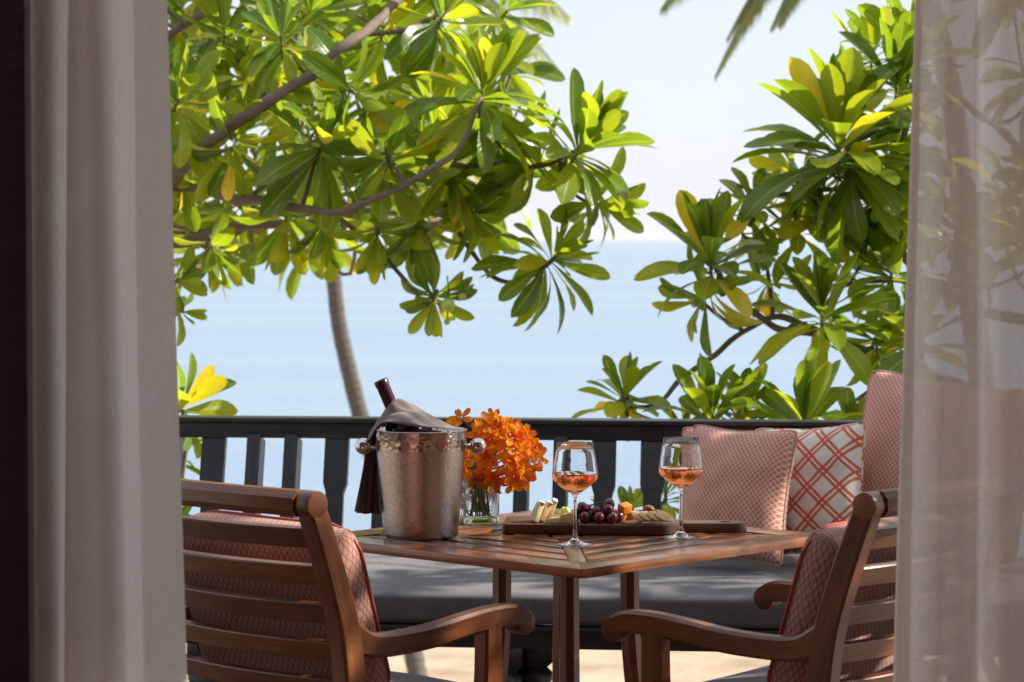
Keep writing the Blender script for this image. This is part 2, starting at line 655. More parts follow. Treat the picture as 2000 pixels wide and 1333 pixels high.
def leaf_material(name, stops, trans_gain, rough=.27):
    t = NT(name)
    oi = t.n('ShaderNodeObjectInfo')
    at = t.n('ShaderNodeAttribute', attribute_name='rnd')
    r = t.math('FRACT', t.math('ADD', oi.outputs['Random'], at.outputs['Fac']))
    c = t.n('ShaderNodeTexCoord')
    s = t.n('ShaderNodeSeparateXYZ')
    t.l(c.outputs['UV'], s.inputs[0])
    across = t.math('ABSOLUTE', t.math('SUBTRACT', s.outputs[0], .5))
    rib = t.n('ShaderNodeMapRange')
    t.l(across, rib.inputs[0])
    rib.inputs[1].default_value = .055
    rib.inputs[2].default_value = .015
    # side veins
    wv_ = t.math('SINE', t.math('MULTIPLY', t.math('SUBTRACT', s.outputs[1], t.math('MULTIPLY', across, .35)), 75.0))
    vein = t.n('ShaderNodeMapRange')
    t.l(wv_, vein.inputs[0])
    vein.inputs[1].default_value = .86
    vein.inputs[2].default_value = 1.0
    blot = t.noise(t.coord('UV', (1, 2, 1)), 3.5, 3)
    base = t.ramp(r, stops)
    base = t.mix(t.math('MULTIPLY', t.ramp(blot, [(.45, (0, 0, 0)), (.75, (1, 1, 1))]), .35), base, (.20, .24, .030))
    col = t.mix(t.math('ADD', t.math('MULTIPLY', rib.outputs[0], .6), t.math('MULTIPLY', vein.outputs[0], .12)), base, (.30, .36, .09))
    pr = t.principled(col, rough, t.bump(t.math('ADD', t.math('MULTIPLY', vein.outputs[0], -.5), t.math('MULTIPLY', rib.outputs[0], -1.0)), .25, .003), Specular_IOR_Level=.55)
    tr = t.n('ShaderNodeBsdfTranslucent')
    t.l(t.mix(1.0, col, trans_gain, 'MULTIPLY'), tr.inputs[0])
    ad = t.n('ShaderNodeMixShader')
    ad.inputs[0].default_value = .46
    t.l(pr, ad.inputs[1])
    t.l(tr.outputs[0], ad.inputs[2])
    return t.done(ad.outputs[0])


GREENS = [(0, (.058, .125, .012)), (.35, (.105, .188, .014)), (.62, (.155, .240, .015)), (.90, (.235, .300, .018)), (.965, (.38, .36, .020)), (1.0, (.58, .46, .025))]
M['leaf'] = leaf_material('broad_leaf', GREENS, (2.9, 2.5, 1.0))
M['leaf_green'] = leaf_material('shrub_leaf', [(0, (.055, .130, .018)), (.5, (.085, .19, .022)), (1.0, (.13, .25, .026))], (2.0, 2.2, 1.0))
M['frond'] = leaf_material('palm_frond', [(0, (.085, .100, .045)), (.6, (.13, .135, .055)), (1.0, (.20, .165, .075))], (1.5, 1.5, 1.0), .4)


def bark(name, c0, c1, scale):
    t = NT(name)
    k = t.noise(t.coord('UV', (30, 90, 1)), scale, 6, .7)
    k2 = t.noise(t.coord('UV', (8, 8, 1)), 2, 3)
    c = t.mix(t.ramp(k, [(.3, (0, 0, 0)), (.7, (1, 1, 1))]), c0, c1)
    c = t.mix(t.math('MULTIPLY', k2, .5), c, tuple(x * 1.7 for x in c1))
    return t.done(t.principled(c, .9, t.bump(k, .6, .01)))


M['bark'] = bark('branch_bark', (.075, .050, .038), (.20, .150, .115), 1)
t = NT('palm_bark')
v = t.coord('UV', (1, 1, 1))
sx = t.n('ShaderNodeSeparateXYZ')
t.l(v, sx.inputs[0])
ring = t.math('SINE', t.math('ADD', t.math('MULTIPLY', sx.outputs[0], 75.0), t.math('MULTIPLY', t.noise(t.coord('UV', (4, 12, 1)), 1, 3), 4.0)))
k = t.noise(t.coord('UV', (20, 30, 1)), 1.5, 5, .7)
c = t.mix(t.ramp(k, [(.3, (0, 0, 0)), (.7, (1, 1, 1))]), (.080, .068, .060), (.150, .128, .112))
c = t.mix(t.math('MULTIPLY', t.ramp(ring, [(.0, (1, 1, 1)), (.6, (0, 0, 0))]), .35), c, (.075, .06, .05))
M['palm_bark'] = t.done(t.principled(c, .9, t.bump(t.math('ADD', t.math('MULTIPLY', ring, .4), k), .4, .015)))

t = NT('beach_sand')
v = t.coord('Object')
k = t.noise(v, .9, 6, .65)
k2 = t.noise(v, 26, 4, .7)
c = t.ramp(k, [(.33, (.36, .26, .165)), (.5, (.50, .385, .26)), (.7, (.57, .455, .325))])
c = t.mix(.25, c, t.ramp(k2, [(.35, (.5, .45, .4)), (.6, (1, 1, 1))]), 'MULTIPLY')
M['sand'] = t.done(t.principled(c, .95, t.bump(t.math('ADD', k, t.math('MULTIPLY', k2, .25)), .9, .12)))

t = NT('sea_water')
v = t.coord('Object', (.09, .30, 1))
k = t.noise(v, 1.0, 6, .6, .6)
k2 = t.noise(t.coord('Object', (.012, .055, 1)), 1.0, 4, .55)
k3 = t.noise(t.coord('Object', (.5, 1.6, 1)), 1.0, 4, .6)
col = t.mix(t.ramp(k2, [(.35, (0, 0, 0)), (.65, (1, 1, 1))]), (.15, .245, .355), (.21, .30, .39))
M['sea'] = t.done(t.principled(col, .22, t.bump(t.math('ADD', t.math('ADD', k, t.math('MULTIPLY', k3, .35)), t.math('MULTIPLY', k2, .25)), .42, .5), IOR=1.33))

t = NT('plaster')
v = t.coord('Object')
M['plaster'] = t.done(t.principled(t.mix(t.noise(v, 3, 4), (.66, .60, .54), (.74, .68, .62)), .9, t.bump(t.noise(v, 60, 4), .1, .003)))
M['ceiling'] = wood('soffit_board', (.08, .045, .028), (.12, .07, .045), (.17, .10, .07), .6)
M['room_floor'] = wood('floor_board', (.10, .05, .028), (.15, .08, .045), (.20, .11, .065), .4)
t = NT('headland')
k = t.noise(t.coord('Object', (.004, .004, .02)), 6, 5)
M['headland'] = t.done(t.principled(t.mix(k, (.05, .085, .045), (.16, .17, .12)), .95))

# ------------------------------------------------------------------ the setting: ground, sea
ZG = -3.2
b = MB()


def ground_fn(u, v):
    y = -60 + 130 * v
    x = -90 + 180 * u
    z = ZG
    if y > 24:
        z = ZG - (y - 24) * .055
    elif y < 12:
        z = ZG + 0.0
    z += .05 * mnoise.noise(Vector((x * .35, y * .35, 0)))
    return (x, y, z)


b.grid(ground_fn, 120, 120)
tag(b.build('beach_ground', M['sand']), kind='structure')
b = MB()
ys = [30, 36, 44, 60, 90, 150, 300, 700, 2000, 6000, 30000]
for y0, y1 in zip(ys, ys[1:]):
    X0, X1 = max(90, y0 * 1.2), max(90, y1 * 1.2)
    b.add([(-X0, y0, ZG - .42), (X0, y0, ZG - .42), (X1, y1, ZG - .42), (-X1, y1, ZG - .42)], [(0, 1, 2, 3)])
tag(b.build('sea', M['sea'], smooth=False), kind='structure')
# far headland on the left
b = MB()


def head_fn(u, v):
    x = -1500 + 1230 * u
    hgt = (34 * (1 - u) ** .6 + 6) * (.75 + .5 * mnoise.noise(Vector((x * .011, 2, 0)))) * min(1, (1 - u) * 6)
    a = v * math.pi
    return (x, 3600 - 200 * math.cos(a), ZG - 1 + hgt * math.sin(a))


b.grid(head_fn, 60, 10)
tag(b.build('hills', M['headland']), kind='structure')

# ------------------------------------------------------------------ the room and the veranda
YD = 4.12          # plane of the doorway
t_ = MB().box((0, 0, -.10), (6.0, 9.0, .2))
tag(t_.build('room_floor', M['room_floor'], M=TR((0.2, -.42, 0))), kind='structure')
b = MB()                                    # unseen opening added on this side too, to brighten the curtains
b.box((0, -2.2, 1.45), (.15, 5.44, 2.9))
b.box((0, 2.12, .30), (.15, 3.2, .6))
b.box((0, 2.12, 2.68), (.15, 3.2, .44))
b.box((0, 3.9, 1.45), (.15, .36, 2.9))
tag(b.build('wall_left', M['plaster'], M=TR((-2.7, 0, 0)), smooth=False), kind='structure')
b = MB()                                    # with a wide unseen opening added to let light onto the curtains
b.box((0, -2.0, 1.45), (.15, 5.84, 2.9))
b.box((0, 2.42, .35), (.15, 3.0, .7))
b.box((0, 2.42, 2.65), (.15, 3.0, .5))
b.box((0, 4.0, 1.45), (.15, .16, 2.9))
tag(b.build('wall_right', M['plaster'], M=TR((3.1, 0, 0)), smooth=False), kind='structure')
tag(MB().box((0, 0, 0), (6.0, .15, 2.9)).build('wall_back', M['plaster'], M=TR((.2, -4.8, 1.45))), kind='structure')
tag(MB().box((0, 0, 0), (6.0, 9.1, .12)).build('ceiling', M['plaster'], M=TR((.2, -.42, 2.97))), kind='structure')
b = MB()
b.box((-1.70, YD + .02, 1.45), (1.84, .12, 2.9))
b.box((2.12, YD + .02, 1.45), (1.80, .12, 2.9))
b.box((.22, YD + .02, 2.675), (2.0, .12, .45))
tag(b.build('wall_front', M['ceiling'], smooth=False), kind='structure')
XJ = P(59, 600, 3.86).x
dj = thing('sliding_door', 'dark brown wooden door panel standing open beside the opaque curtain', 'door', (XJ, 3.86, 0))
MB().box((-.06, 0, 1.22), (.12, .045, 2.42)).build('stile', M['dark_door'], dj, bevel=.004)
MB().box((-.42, .004, 1.22), (.60, .028, 2.40)).build('door_panel', M['dark_door'], dj, bevel=.003)
MB().box((-.78, 0, 1.22), (.12, .045, 2.42)).build('stile', M['dark_door'], dj, bevel=.004)

tag(MB().box((0, 0, 0), (7.4, 3.9, .10)).build('veranda_deck', M['ceiling'], M=TR((-.3, 6.14, -.06))), kind='structure')
vr = thing('shade_eave', 'unseen dark board eave over the doorway, sized to shape the shade', 'roof', (0, 0, 0))
XR0, XR1, YR0, YR1, ZR = -3.6, 1.95, 4.20, 4.75, 2.66  # unseen eave; its extent is set by the shade it casts
k = 0
x = XR0
while x < XR1 - .05:
    MB().box((0, 0, 0), (YR1 - YR0, .135, .03)).build('roof_board', M['ceiling'], vr, TR((x + .07, (YR0 + YR1) / 2, ZR + .03), rz=R(90)))
    x += .14
bar('eave_beam', (XR0, YR1 - .05, ZR - .03), (XR1, YR1 - .05, ZR - .03), .09, .09, M['black_wood'], vr)
bar('eave_beam', (XR1 - .05, YR0, ZR - .032), (XR1 - .05, YR1 - .1, ZR - .032), .09, .09, M['black_wood'], vr)
for xp in (XR0 + .1, XR1 - .05):
    bar('post', (xp, YR1 - .05, -.01), (xp, YR1 - .05, ZR - .076), .10, .10, M['black_wood'], vr, up=(0, 1, 0))

# ------------------------------------------------------------------ curtains
def curtain(name, label, cols, Y, mat, amp=1.7, ztop=2.42, zbot=.02, nu=150, nv=26):
    """cols: (pixel x at the top of the photo, pixel x at its bottom, depth offset)"""
    prof = smooth_path([(c[0], c[1], c[2]) for c in cols], nu)
    zt, zb = P(1000, 0, Y).z, P(1000, 1333, Y).z
    b = MB()
    Ls = [0]
    for p, q in zip(prof, prof[1:]):
        Ls.append(Ls[-1] + math.hypot((q[0] - p[0]) * Y / F, q[2] - p[2]))

    def fn(u, v):
        c = prof[round(u * nu)]
        z = zbot + (ztop - zbot) * v
        s = (zt - z) / (zt - zb)
        px = c[0] + (c[1] - c[0]) * s
        yo = c[2] * amp * (.75 + .35 * min(max(s, -.3), 1.4))
        wob = mnoise.noise(Vector((c[0] * .012, z * 1.3, 3)))
        return ((px - 1000) / F * Y + .004 * wob, Y + yo + .004 * mnoise.noise(Vector((c[0] * .02, z * 2.1, 9))), z)
    b.grid(fn, nu, nv, lambda u, v: (Ls[round(u * nu)], v * 2.4))
    return b.build(name, mat, angle=180)


cl = curtain('curtain', '', [(40, 48, .01), (66, 66, .0), (92, 84, .030), (118, 104, .034), (136, 120, .022), (141, 124, -.010), (150, 136, -.020), (166, 170, -.026), (179, 204, -.016),
                             (184, 209, .024), (192, 214, .042), (210, 226, .052), (240, 252, .049), (258, 271, .038), (263, 277, .002), (285, 308, -.006), (318, 352, -.002), (327, 361, .006)], YD - .10, M['linen_dense'])
tag(cl, 'opaque greige linen curtain hanging beside the dark door panel', 'curtain', 'linen curtains in the doorway')
cr_ = thing('curtain', 'sheer greige linen curtain with the veranda showing through it', 'curtain', (0, 0, 0), 0, 'linen curtains in the doorway')
c2 = curtain('drape', '', [(1783, 1751, .0), (1800, 1770, .010), (1825, 1800, .016), (1846, 1826, .006), (1853, 1836, -.018), (1870, 1862, -.030), (1895, 1894, -.022), (1908, 1916, .010),
                           (1925, 1936, .026), (1950, 1958, .014), (1960, 1970, -.016), (1985, 1998, -.026), (2015, 2030, .0), (2040, 2060, .022), (2080, 2100, .0), (2110, 2140, -.02), (2160, 2190, .0)], YD - .10, M['linen'], amp=2.5)
c2.parent = cr_
c3 = curtain('hem', '', [(1783.5, 1751.5, .003), (1790, 1770, .007), (1797, 1789, .012)], YD - .10, M['linen_dense'], amp=2.5, nu=8)
c3.parent = cr_

# ------------------------------------------------------------------ railing behind the bench
BY = R(-6)                                   # the bench and the railing run slightly towards the camera on the right
rail = thing('railing', 'black leaning wooden railing with shaped and plain balusters behind the bench', 'railing', (0, 7.64, 0), BY)
LEAN = Vector((0, .26, .50))                 # from the foot of a baluster to the rail


def rail_local_x(px, py=900):
    # where the sight line through a pixel crosses the railing line
    s = (px - 1000) / F
    c, n = math.cos(BY), math.sin(BY)
    yy = 7.64 + .10
    return s * yy / (c - s * n)


bar('rail_cap', (-3.2, .165, .866), (3.2, .165, .866), .105, .014, M['black_wood'], rail, bevel=.004)
bar('top_rail', (-3.2, .155, .834), (3.2, .155, .834), .060, .048, M['black_wood'], rail, bevel=.004)
bar('bottom_rail', (-3.2, .0, .335), (3.2, .0, .335), .06, .05, M['black_wood'], rail)
kinds = []
for px, kd in ((405, 's'), (487, 'p'), (560, 'p'), (647, 's'), (738, 'p'), (826, 'p'), (915, 's'), (1012, 'p'), (1088, 'p'), (1172, 's'), (1268, 's'), (1345, 'p'), (1420, 'p'), (1505, 's'),
               (1590, 'p'), (1665, 'p'), (1750, 's'), (1835, 'p'), (1910, 'p'), (325, 'p'), (245, 'p'), (165, 's')):
    kinds.append((rail_local_x(px), kd))
p0, p1 = Vector((0, .0, .36)), Vector((0, .148, .812))
ax = (p1 - p0).normalized()
nrm = Vector((0, -ax.z, ax.y))
shaped = MB()
# outline of a shaped baluster: wide head, shoulder notch, narrow waist
Lb = (p1 - p0).length
half = [(0, .028), (.18, .028), (.298, .027), (.306, .0285), (.318, .0325), (.332, .0362), (.37, .0365), (.44, .0365), (Lb, .0365)]
outl = [(-q, s) for s, q in half] + [(q, s) for s, q in reversed(half)]
vs = []
for dn in (-.016, .016):
    vs += [Vector((q, 0, 0)) + p0 + ax * s + nrm * dn for q, s in outl]
n_ = len(outl)
shaped.add(vs, [tuple(range(n_)), tuple(range(2 * n_ - 1, n_ - 1, -1))] + [(k, n_ + k, n_ + (k + 1) % n_, (k + 1) % n_) for k in range(n_)])
sh_me = shaped.mesh('shaped_baluster', smooth=False, bevel=.002, seg=1)
pl = MB()
mm, LL = bar_matrix(p0, p1, nrm)
pl.box((0, 0, 0), (LL, .042, .085))
pl_me = pl.mesh('plain_baluster', bevel=.003, seg=1)
for x, kd in kinds:
    if kd == 's':
        link('baluster', sh_me, M['black_wood'], rail, TR((x, 0, 0)))
    else:
        link('baluster', pl_me, M['black_wood'], rail, TR((x, 0, 0)) @ mm)

# ------------------------------------------------------------------ bench
bench = thing('daybed_bench', 'long black wooden bench with a charcoal seat pad along the railing', 'bench', (0, 6.64, 0), BY)
b = MB()
WB, DB = 5.0, .97


def pad(u, v):
    # rounded cross-section around the long axis
    a = 2 * math.pi * v
    cy, cz = math.cos(a), math.sin(a)
    y = DB / 2 + .0 + (DB / 2) * math.copysign(abs(cy) ** .16, cy)
    z = .455 + .046 * math.copysign(abs(cz) ** .30, cz)
    x = -WB / 2 + WB * u
    z += .003 * mnoise.noise(Vector((x * 3, y * 5, 1))) * (1 if cz > 0 else 0) + .004 * mnoise.noise(Vector((x * .9, y * 2, 4)))
    y += .003 * mnoise.noise(Vector((x * 2, z * 9, 7)))
    return (x, y, z)


b.grid(pad, 120, 64, lambda u, v: (u * WB, v * 1.4), cv=True)
b.build('seat_pad', M['charcoal'], bench, angle=180)
bar('front_rail', (-2.5, .03, .377), (2.5, .03, .377), .035, .052, M['black_wood'], bench, bevel=.006)
bar('front_moulding', (-2.5, .024, .4055), (2.5, .024, .4055), .052, .010, M['black_wood'], bench, bevel=.003)
bar('rear_rail', (-2.5, .92, .377), (2.5, .92, .377), .035, .052, M['black_wood'], bench, bevel=.006)
for xs in [-2.3 + i * .5 for i in range(10)]:
    bar('cross_slat', (xs, .04, .384), (xs, .91, .384), .06, .02, M['black_wood'], bench)
prof = [(.0, .0), (.034, .0), (.040, .02), (.030, .05), (.046, .10), (.052, .15), (.050, .20), (.036, .235), (.055, .25), (.055, .27), (.040, .285), (.058, .30), (.058, .352), (0, .352)]
leg_me = MB().lathe(prof, 20).mesh('leg', angle=50)
for px, yy in ((975, .05), (1030, .13), (390, .05), (440, .13), (1990, .05), (2045, .13), (975, .55), (390, .55)):
    x = (px - 1000) / F * 6.7
    link('leg', leg_me, M['black_wood'], bench, TR((x, yy, 0)))

# ------------------------------------------------------------------ pillows
def pillow_mesh(name, W, H, T, n=26, seed=0, pinch=.10, wr=.006, pw=2.6, ex=.55):
    b = MB()

    def side(sg):
        def fn(u, v):
            x, y = 2 * u - 1, 2 * v - 1
            if pw > 5:
                x, y = math.copysign(abs(x) ** .6, x), math.copysign(abs(y) ** .6, y)
            e = max(0, (1 - abs(x) ** pw)) ** ex * max(0, (1 - abs(y) ** pw)) ** ex
            X = x * W / 2 * (1 - pinch * (1 - y * y) * (abs(x) ** 3))
            Yy = y * H / 2 * (1 - pinch * (1 - x * x) * (abs(y) ** 3))
            cpull = 1 - .06 * abs(x * y) ** 6
            X, Yy = X * cpull, Yy * cpull
            d = sg * T / 2 * e
            q = mnoise.noise(Vector((x * 2.1 + seed, y * 2.1, seed * 1.7 + sg))) + .6 * mnoise.noise(Vector((x * 5 + seed, y * 4, 3 + sg)))
            edge = min(1, (1 - max(abs(x), abs(y))) * 6)
            d += wr * q * edge
            return (X, d, Yy)
        return fn
    def um(a):
        a = 2 * a - 1
        return .5 + .5 * (math.copysign(abs(a) ** .6, a) if pw > 5 else a)

    def uvf(sg):
        f_ = side(sg)

        def g(u, v):
            X, d, Z = f_(u, v)
            if pw > 5:
                fall = max(0, T / 2 * .96 - abs(d))
                if abs(X) / W > abs(Z) / H:
                    X += math.copysign(fall, X)
                else:
                    Z += math.copysign(fall, Z)
            return (sg * X + .5, Z + .5)
        return g
    b.grid(side(-1), n, n, uvf(-1))
    b.grid(side(1), n, n, uvf(1))
    me = b.mesh(name, smooth=False)
    bm = bmesh.new()
    bm.from_mesh(me)
    bmesh.ops.remove_doubles(bm, verts=bm.verts, dist=.0004)
    bmesh.ops.recalc_face_normals(bm, faces=bm.faces)
    bm.to_mesh(me)
    bm.free()
    me.shade_smooth()
    return me


def edge_path(W, H, pinch=.10, n=14):
    pts = []
    for a, b_, c, d in ((-1, -1, 1, -1), (1, -1, 1, 1), (1, 1, -1, 1), (-1, 1, -1, -1)):
        for i in range(n):
            x, y = a + (c - a) * i / n, b_ + (d - b_) * i / n
            cp = 1 - .06 * abs(x * y) ** 6
            pts.append((cp * x * W / 2 * (1 - pinch * (1 - y * y) * abs(x) ** 3), 0, cp * y * H / 2 * (1 - pinch * (1 - x * x) * abs(y) ** 3)))
    return pts + pts[:1]


def pillow(label, px, py, Y, W, H, T, yaw, lean, mat, seed, roll=0, pinch=.10, piping=None, wr=.006):
    o = thing('throw_pillow', label, 'pillow', P(px, py, Y), 0, 'pillows on the bench')
    m = Matrix.Rotation(R(yaw), 4, 'Z') @ Matrix.Rotation(R(-lean), 4, 'X') @ Matrix.Rotation(R(roll), 4, 'Y')
    link('pillow_cover', pillow_mesh('pillow_cover', W, H, T, seed=seed, pinch=pinch, wr=wr), mat, o, m)
    pp = MB().tube(edge_path(W, H, pinch), .0035, 6, caps=False)
    pp.build('seam', piping or mat, o, m, angle=180)
    return o


# a pillow faces the camera at yaw 0; negative yaw turns its face to the left
pillow('coral woven pillow mostly hidden behind the foremost coral pillow', 1428, 966, 7.40, .33, .40, .12, -22, 10, M['dots'], 5, 0, .09)
pillow('coral woven pillow standing foremost in front of the white lattice pillow', 1440, 966, 7.10, .330, .395, .19, -30, 14, M['dots'], 1, 1, .11, wr=.011)
pillow('white pillow with coral diamond lattice print', 1580, 958, 7.20, .345, .385, .18, -28, 14, M['hex'], 2, -5, .10, wr=.010)
pillow('tall coral woven pillow partly behind the sheer curtain', 1840, 910, 7.24, .52, .50, .21, -16, 14, M['dots'], 3, 9, .07)

# ------------------------------------------------------------------ table
TZ = .750
TC = Vector((.122, 5.78, 0))
table = thing('teak_table', 'square slatted teak table set with glasses and an ice bucket', 'table', TC, R(-90 + 45 + 2))
S = .84 / 2
TH = .021
RAILW, GAP, DW = .080, .020, .027


def slab(outline, name, mat):
    n = len(outline)
    b = MB()
    # u along the slat
    vs = [Vector((x, y, TZ)) for x, y in outline] + [Vector((x, y, TZ - TH)) for x, y in outline]
    b.add(vs, [tuple(range(n)), tuple(range(2 * n - 1, n - 1, -1))] + [(k, n + k, n + (k + 1) % n, (k + 1) % n) for k in range(n)])
    return b.mesh(name, bevel=.0028, seg=2)


pieces = [slab([(-S, -S), (S, -S), (S - RAILW, -S + RAILW), (-S + RAILW, -S + RAILW)], 'edge_board', None)]
y = -S + RAILW + GAP
while y < -.06:
    w2 = (S - RAILW - .012 - y) 
    a0 = -y - DW * 1.05
    y1 = min(y + .054, -.035)
    a1 = -y1 - DW * 1.05
    if a1 > .005:
        pieces.append(slab([(-a0, y), (a0, y), (a1, y1), (-a1, y1)], 'slat', None))
    y += .054 + GAP
for q in range(4):
    for i, me in enumerate(pieces):
        link('edge_board' if i == 0 else 'slat', me, M['teak_top'], table, Matrix.Rotation(R(90 * q), 4, 'Z'))
# diagonal rails that carry the mitres
ri = (S - RAILW) * math.sqrt(2)
for q in range(4):
    b = MB().box((ri / 2 + .018, 0, TZ - TH / 2 - .0008), (ri - .042, DW * 1.36, TH - .002))
    b.build('mitre_rail', M['teak_top'], table, Matrix.Rotation(R(45 + 90 * q), 4, 'Z'), bevel=.002)
b = MB().box((0, 0, TZ - TH / 2 - .001), (.062, .062, TH - .001))
b.build('centre_block', M['teak_top'], table, Matrix.Rotation(R(45), 4, 'Z'), bevel=.002)
# under-frame and four close legs
for q in range(2):
    b = MB().box((0, 0, TZ - TH - .015), (.62, .045, .026 - .003 * q))
    b.build('bearer', M['teak'], table, Matrix.Rotation(R(45 + 90 * q), 4, 'Z'), bevel=.003)
legp = []
for i in range(19):
    s = i / 18
    z = .722 - .722 * s
    r = .0205 + .0015 * math.sin(s * 3) + (.012 * max(0, s - .45) ** 1.3)
    legp.append((.145 + .16 * max(0, s - .12) ** 2.2, 0, z, r))
for q in range(4):
    b = MB()
    b.sweep([p[:3] for p in legp], (0, 1, 0), [p[3] * 2 for p in legp], [p[3] * 2 for p in legp], .30)
    lg = b.build('leg', M['teak'], table, Matrix.Rotation(R(45 + 90 * q), 4, 'Z'))
    MB().box((.145, 0, .716), (.054, .054, .022)).build('leg_cap', M['teak'], lg, bevel=.004)

# ------------------------------------------------------------------ armchairs
def post_y(z):
    pts = [(0, -.300), (.25, -.262), (.45, -.250), (.60, -.258), (.70, -.276), (.82, -.314), (.95, -.366)]
    for (z0, y0), (z1, y1) in zip(pts, pts[1:]):
        if z <= z1:
            return y0 + (y1 - y0) * (z - z0) / (z1 - z0)
    return pts[-1][1]


def armchair(label, loc, rz, seed):
    c = thing('armchair', label, 'armchair', loc, rz, 'teak armchairs at the table')
    c.scale = (.985, .985, .985)
    HW = .288
    X = Vector((1, 0, 0))
    zs = [0, .12, .25, .36, .45, .55, .62, .70, .78, .86, .93]
    path = smooth_path([(0, post_y(z), z) for z in zs], 26)
    for s in (-1, 1):
        p = [(s * HW, a[1], a[2]) for a in path]
        ps = MB().sweep(p, X, .046, [.044 + .012 * math.sin(min(1, q[2] / .93) * math.pi) for q in p], .12).build('rear_post', M['teak'], c)
        cyl = MB()
        yt, zt = post_y(.936) , .936
        cyl.tube([(s * HW - .0232, yt, zt), (s * HW + .0232, yt, zt)], .0265, 24)
        cyl.build('scroll', M['teak'], ps, bevel=.003, angle=35)

    def bow(x, amt=.042):
        return -amt * (1 - (x / HW) ** 2)
    xs = [-.267 + .534 * i / 16 for i in range(17)]
    MB().sweep([(x, post_y(.936) + bow(x), .936 + .004 * (1 - (x / HW) ** 2)) for x in xs], (0, 1, 0), .050, .050, .27).build('top_rail', M['teak'], c)
    for z in (.868, .793, .716, .640, .566):
        side = Vector((0, 1, .30)).normalized()
        MB().sweep([(x, post_y(z) + bow(x), z) for x in xs], side, .017, .041, .15).build('back_slat', M['teak'], c)
    for s in (-1, 1):
        arm = smooth_path([(-.262, .672), (-.215, .650), (-.15, .643), (-.04, .646), (.06, .657), (.14, .664), (.205, .662), (.243, .650)], 30)
        hs = smooth_path([(.060,), (.050,), (.047,), (.047,), (.047,), (.047,), (.046,), (.034,)], 30)
        b = MB()
        b.sweep([(s * HW, a[0], a[1]) for a in arm], X, .040, [h[0] for h in hs], .16)
        ob = b.build('arm', M['teak'], c)
        sc_ = MB()
        sc_.tube([(s * HW - .0198, .232, .645), (s * HW + .0198, .232, .645)], .026, 22)
        sc_.build('arm_scroll', M['teak'], ob, bevel=.003, angle=35)
        lg = smooth_path([(.135, .648), (.135, .55), (.130, .46), (.142, .30), (.172, .15), (.215, .0)], 18)
        lw = smooth_path([(.050,), (.054,), (.056,), (.050,), (.044,), (.040,)], 18)
        MB().sweep([(s * HW, a[0], a[1]) for a in lg], X, .040, [h[0] for h in lw], .14).build('front_leg', M['teak'], c)
        bar('side_rail', (s * (HW - .005), -.24, .415), (s * (HW - .005), .115, .415), .028, .055, M['teak'], c)
    bar('front_rail', (-HW + .02, .13, .413), (HW - .02, .13, .413), .028, .055, M['teak'], c)
    bar('seat_rail', (-HW + .02, -.245, .416), (HW - .02, -.245, .416), .028, .055, M['teak'], c)
    for i in range(5):
        yy = -.19 + i * .075
        bar('seat_slat', (-HW + .012, yy, .437), (HW - .012, yy, .437), .055, .016, M['teak'], c)
    me = pillow_mesh('seat_cushion', .54, .44, .075, seed=seed + 3, pinch=.015, wr=.002, pw=9, ex=.4)
    link('seat_cushion', me, M['charcoal'], c, TR((0, -.045, .486), rx=R(90)))
    # back cushion, tilted against the slats
    W, H, T = .505, .385, .125
    mt = TR((0, -.182, .688), rx=R(17))
    cu = link('back_cushion', pillow_mesh('back_cushion', W, H, T, seed=seed, pinch=.02, wr=.004, pw=9, ex=.36, n=34), M['lattice'], c, mt)
    for off in (-.041, .041):
        MB().tube([(p[0] * .968, off * (.8 if abs(p[0]) > .2 and abs(p[2]) > .15 else 1), p[2] * .965) for p in edge_path(W, H, .02)], .0042, 6, caps=False).build('piping', M['piping'], cu, angle=180)
    return c


armchair('teak slat-back armchair in front of the opaque curtain, near the ice bucket', (-.346, 5.258, 0), R(-43), 11)
armchair('teak slat-back armchair in front of the sheer curtain, near the coral pillows', (.566, 5.224, 0), R(52), 23)

# ------------------------------------------------------------------ ice bucket, bottle and napkin
def on_table(px, py):
    """table point seen at a pixel"""
    a, b_ = P(px, py, 1.0), Vector((0, 0, ZC))
    d = a - b_
    k = (TZ - ZC) / d.z
    return b_ + d * k


KB = on_table(822, 1049)
bucket = thing('ice_bucket', 'hammered steel ice bucket with ball handles beaded with water', 'bucket', KB)
prof = [(0, .001), (.078, .001), (.083, .004), (.0845, .010), (.0885, .06), (.0945, .13), (.101, .20), (.1045, .240), (.1055, .2425), (.1045, .2435), (.1030, .2425),
        (.0995, .20), (.093, .13), (.087, .06), (.083, .012), (0, .009)]
MB().lathe(prof, 72).build('bucket_body', M['steel'], bucket, angle=60)
for s in (-1, 1):
    c0 = Vector((s * .103, -.0, .203))
    MB().tube([c0, c0 + Vector((s * .012, 0, .001))], .0075, 14).build('handle_stud', M['polish'], bucket)
    b = MB().lathe([(.0001 if i in (0, 16) else .0188 * math.sin(math.pi * i / 16), -.0188 * math.cos(math.pi * i / 16)) for i in range(17)], 26)
    b.build('ball_handle', M['polish'], bucket, TR(c0 + Vector((s * .026, 0, .002))), angle=180)
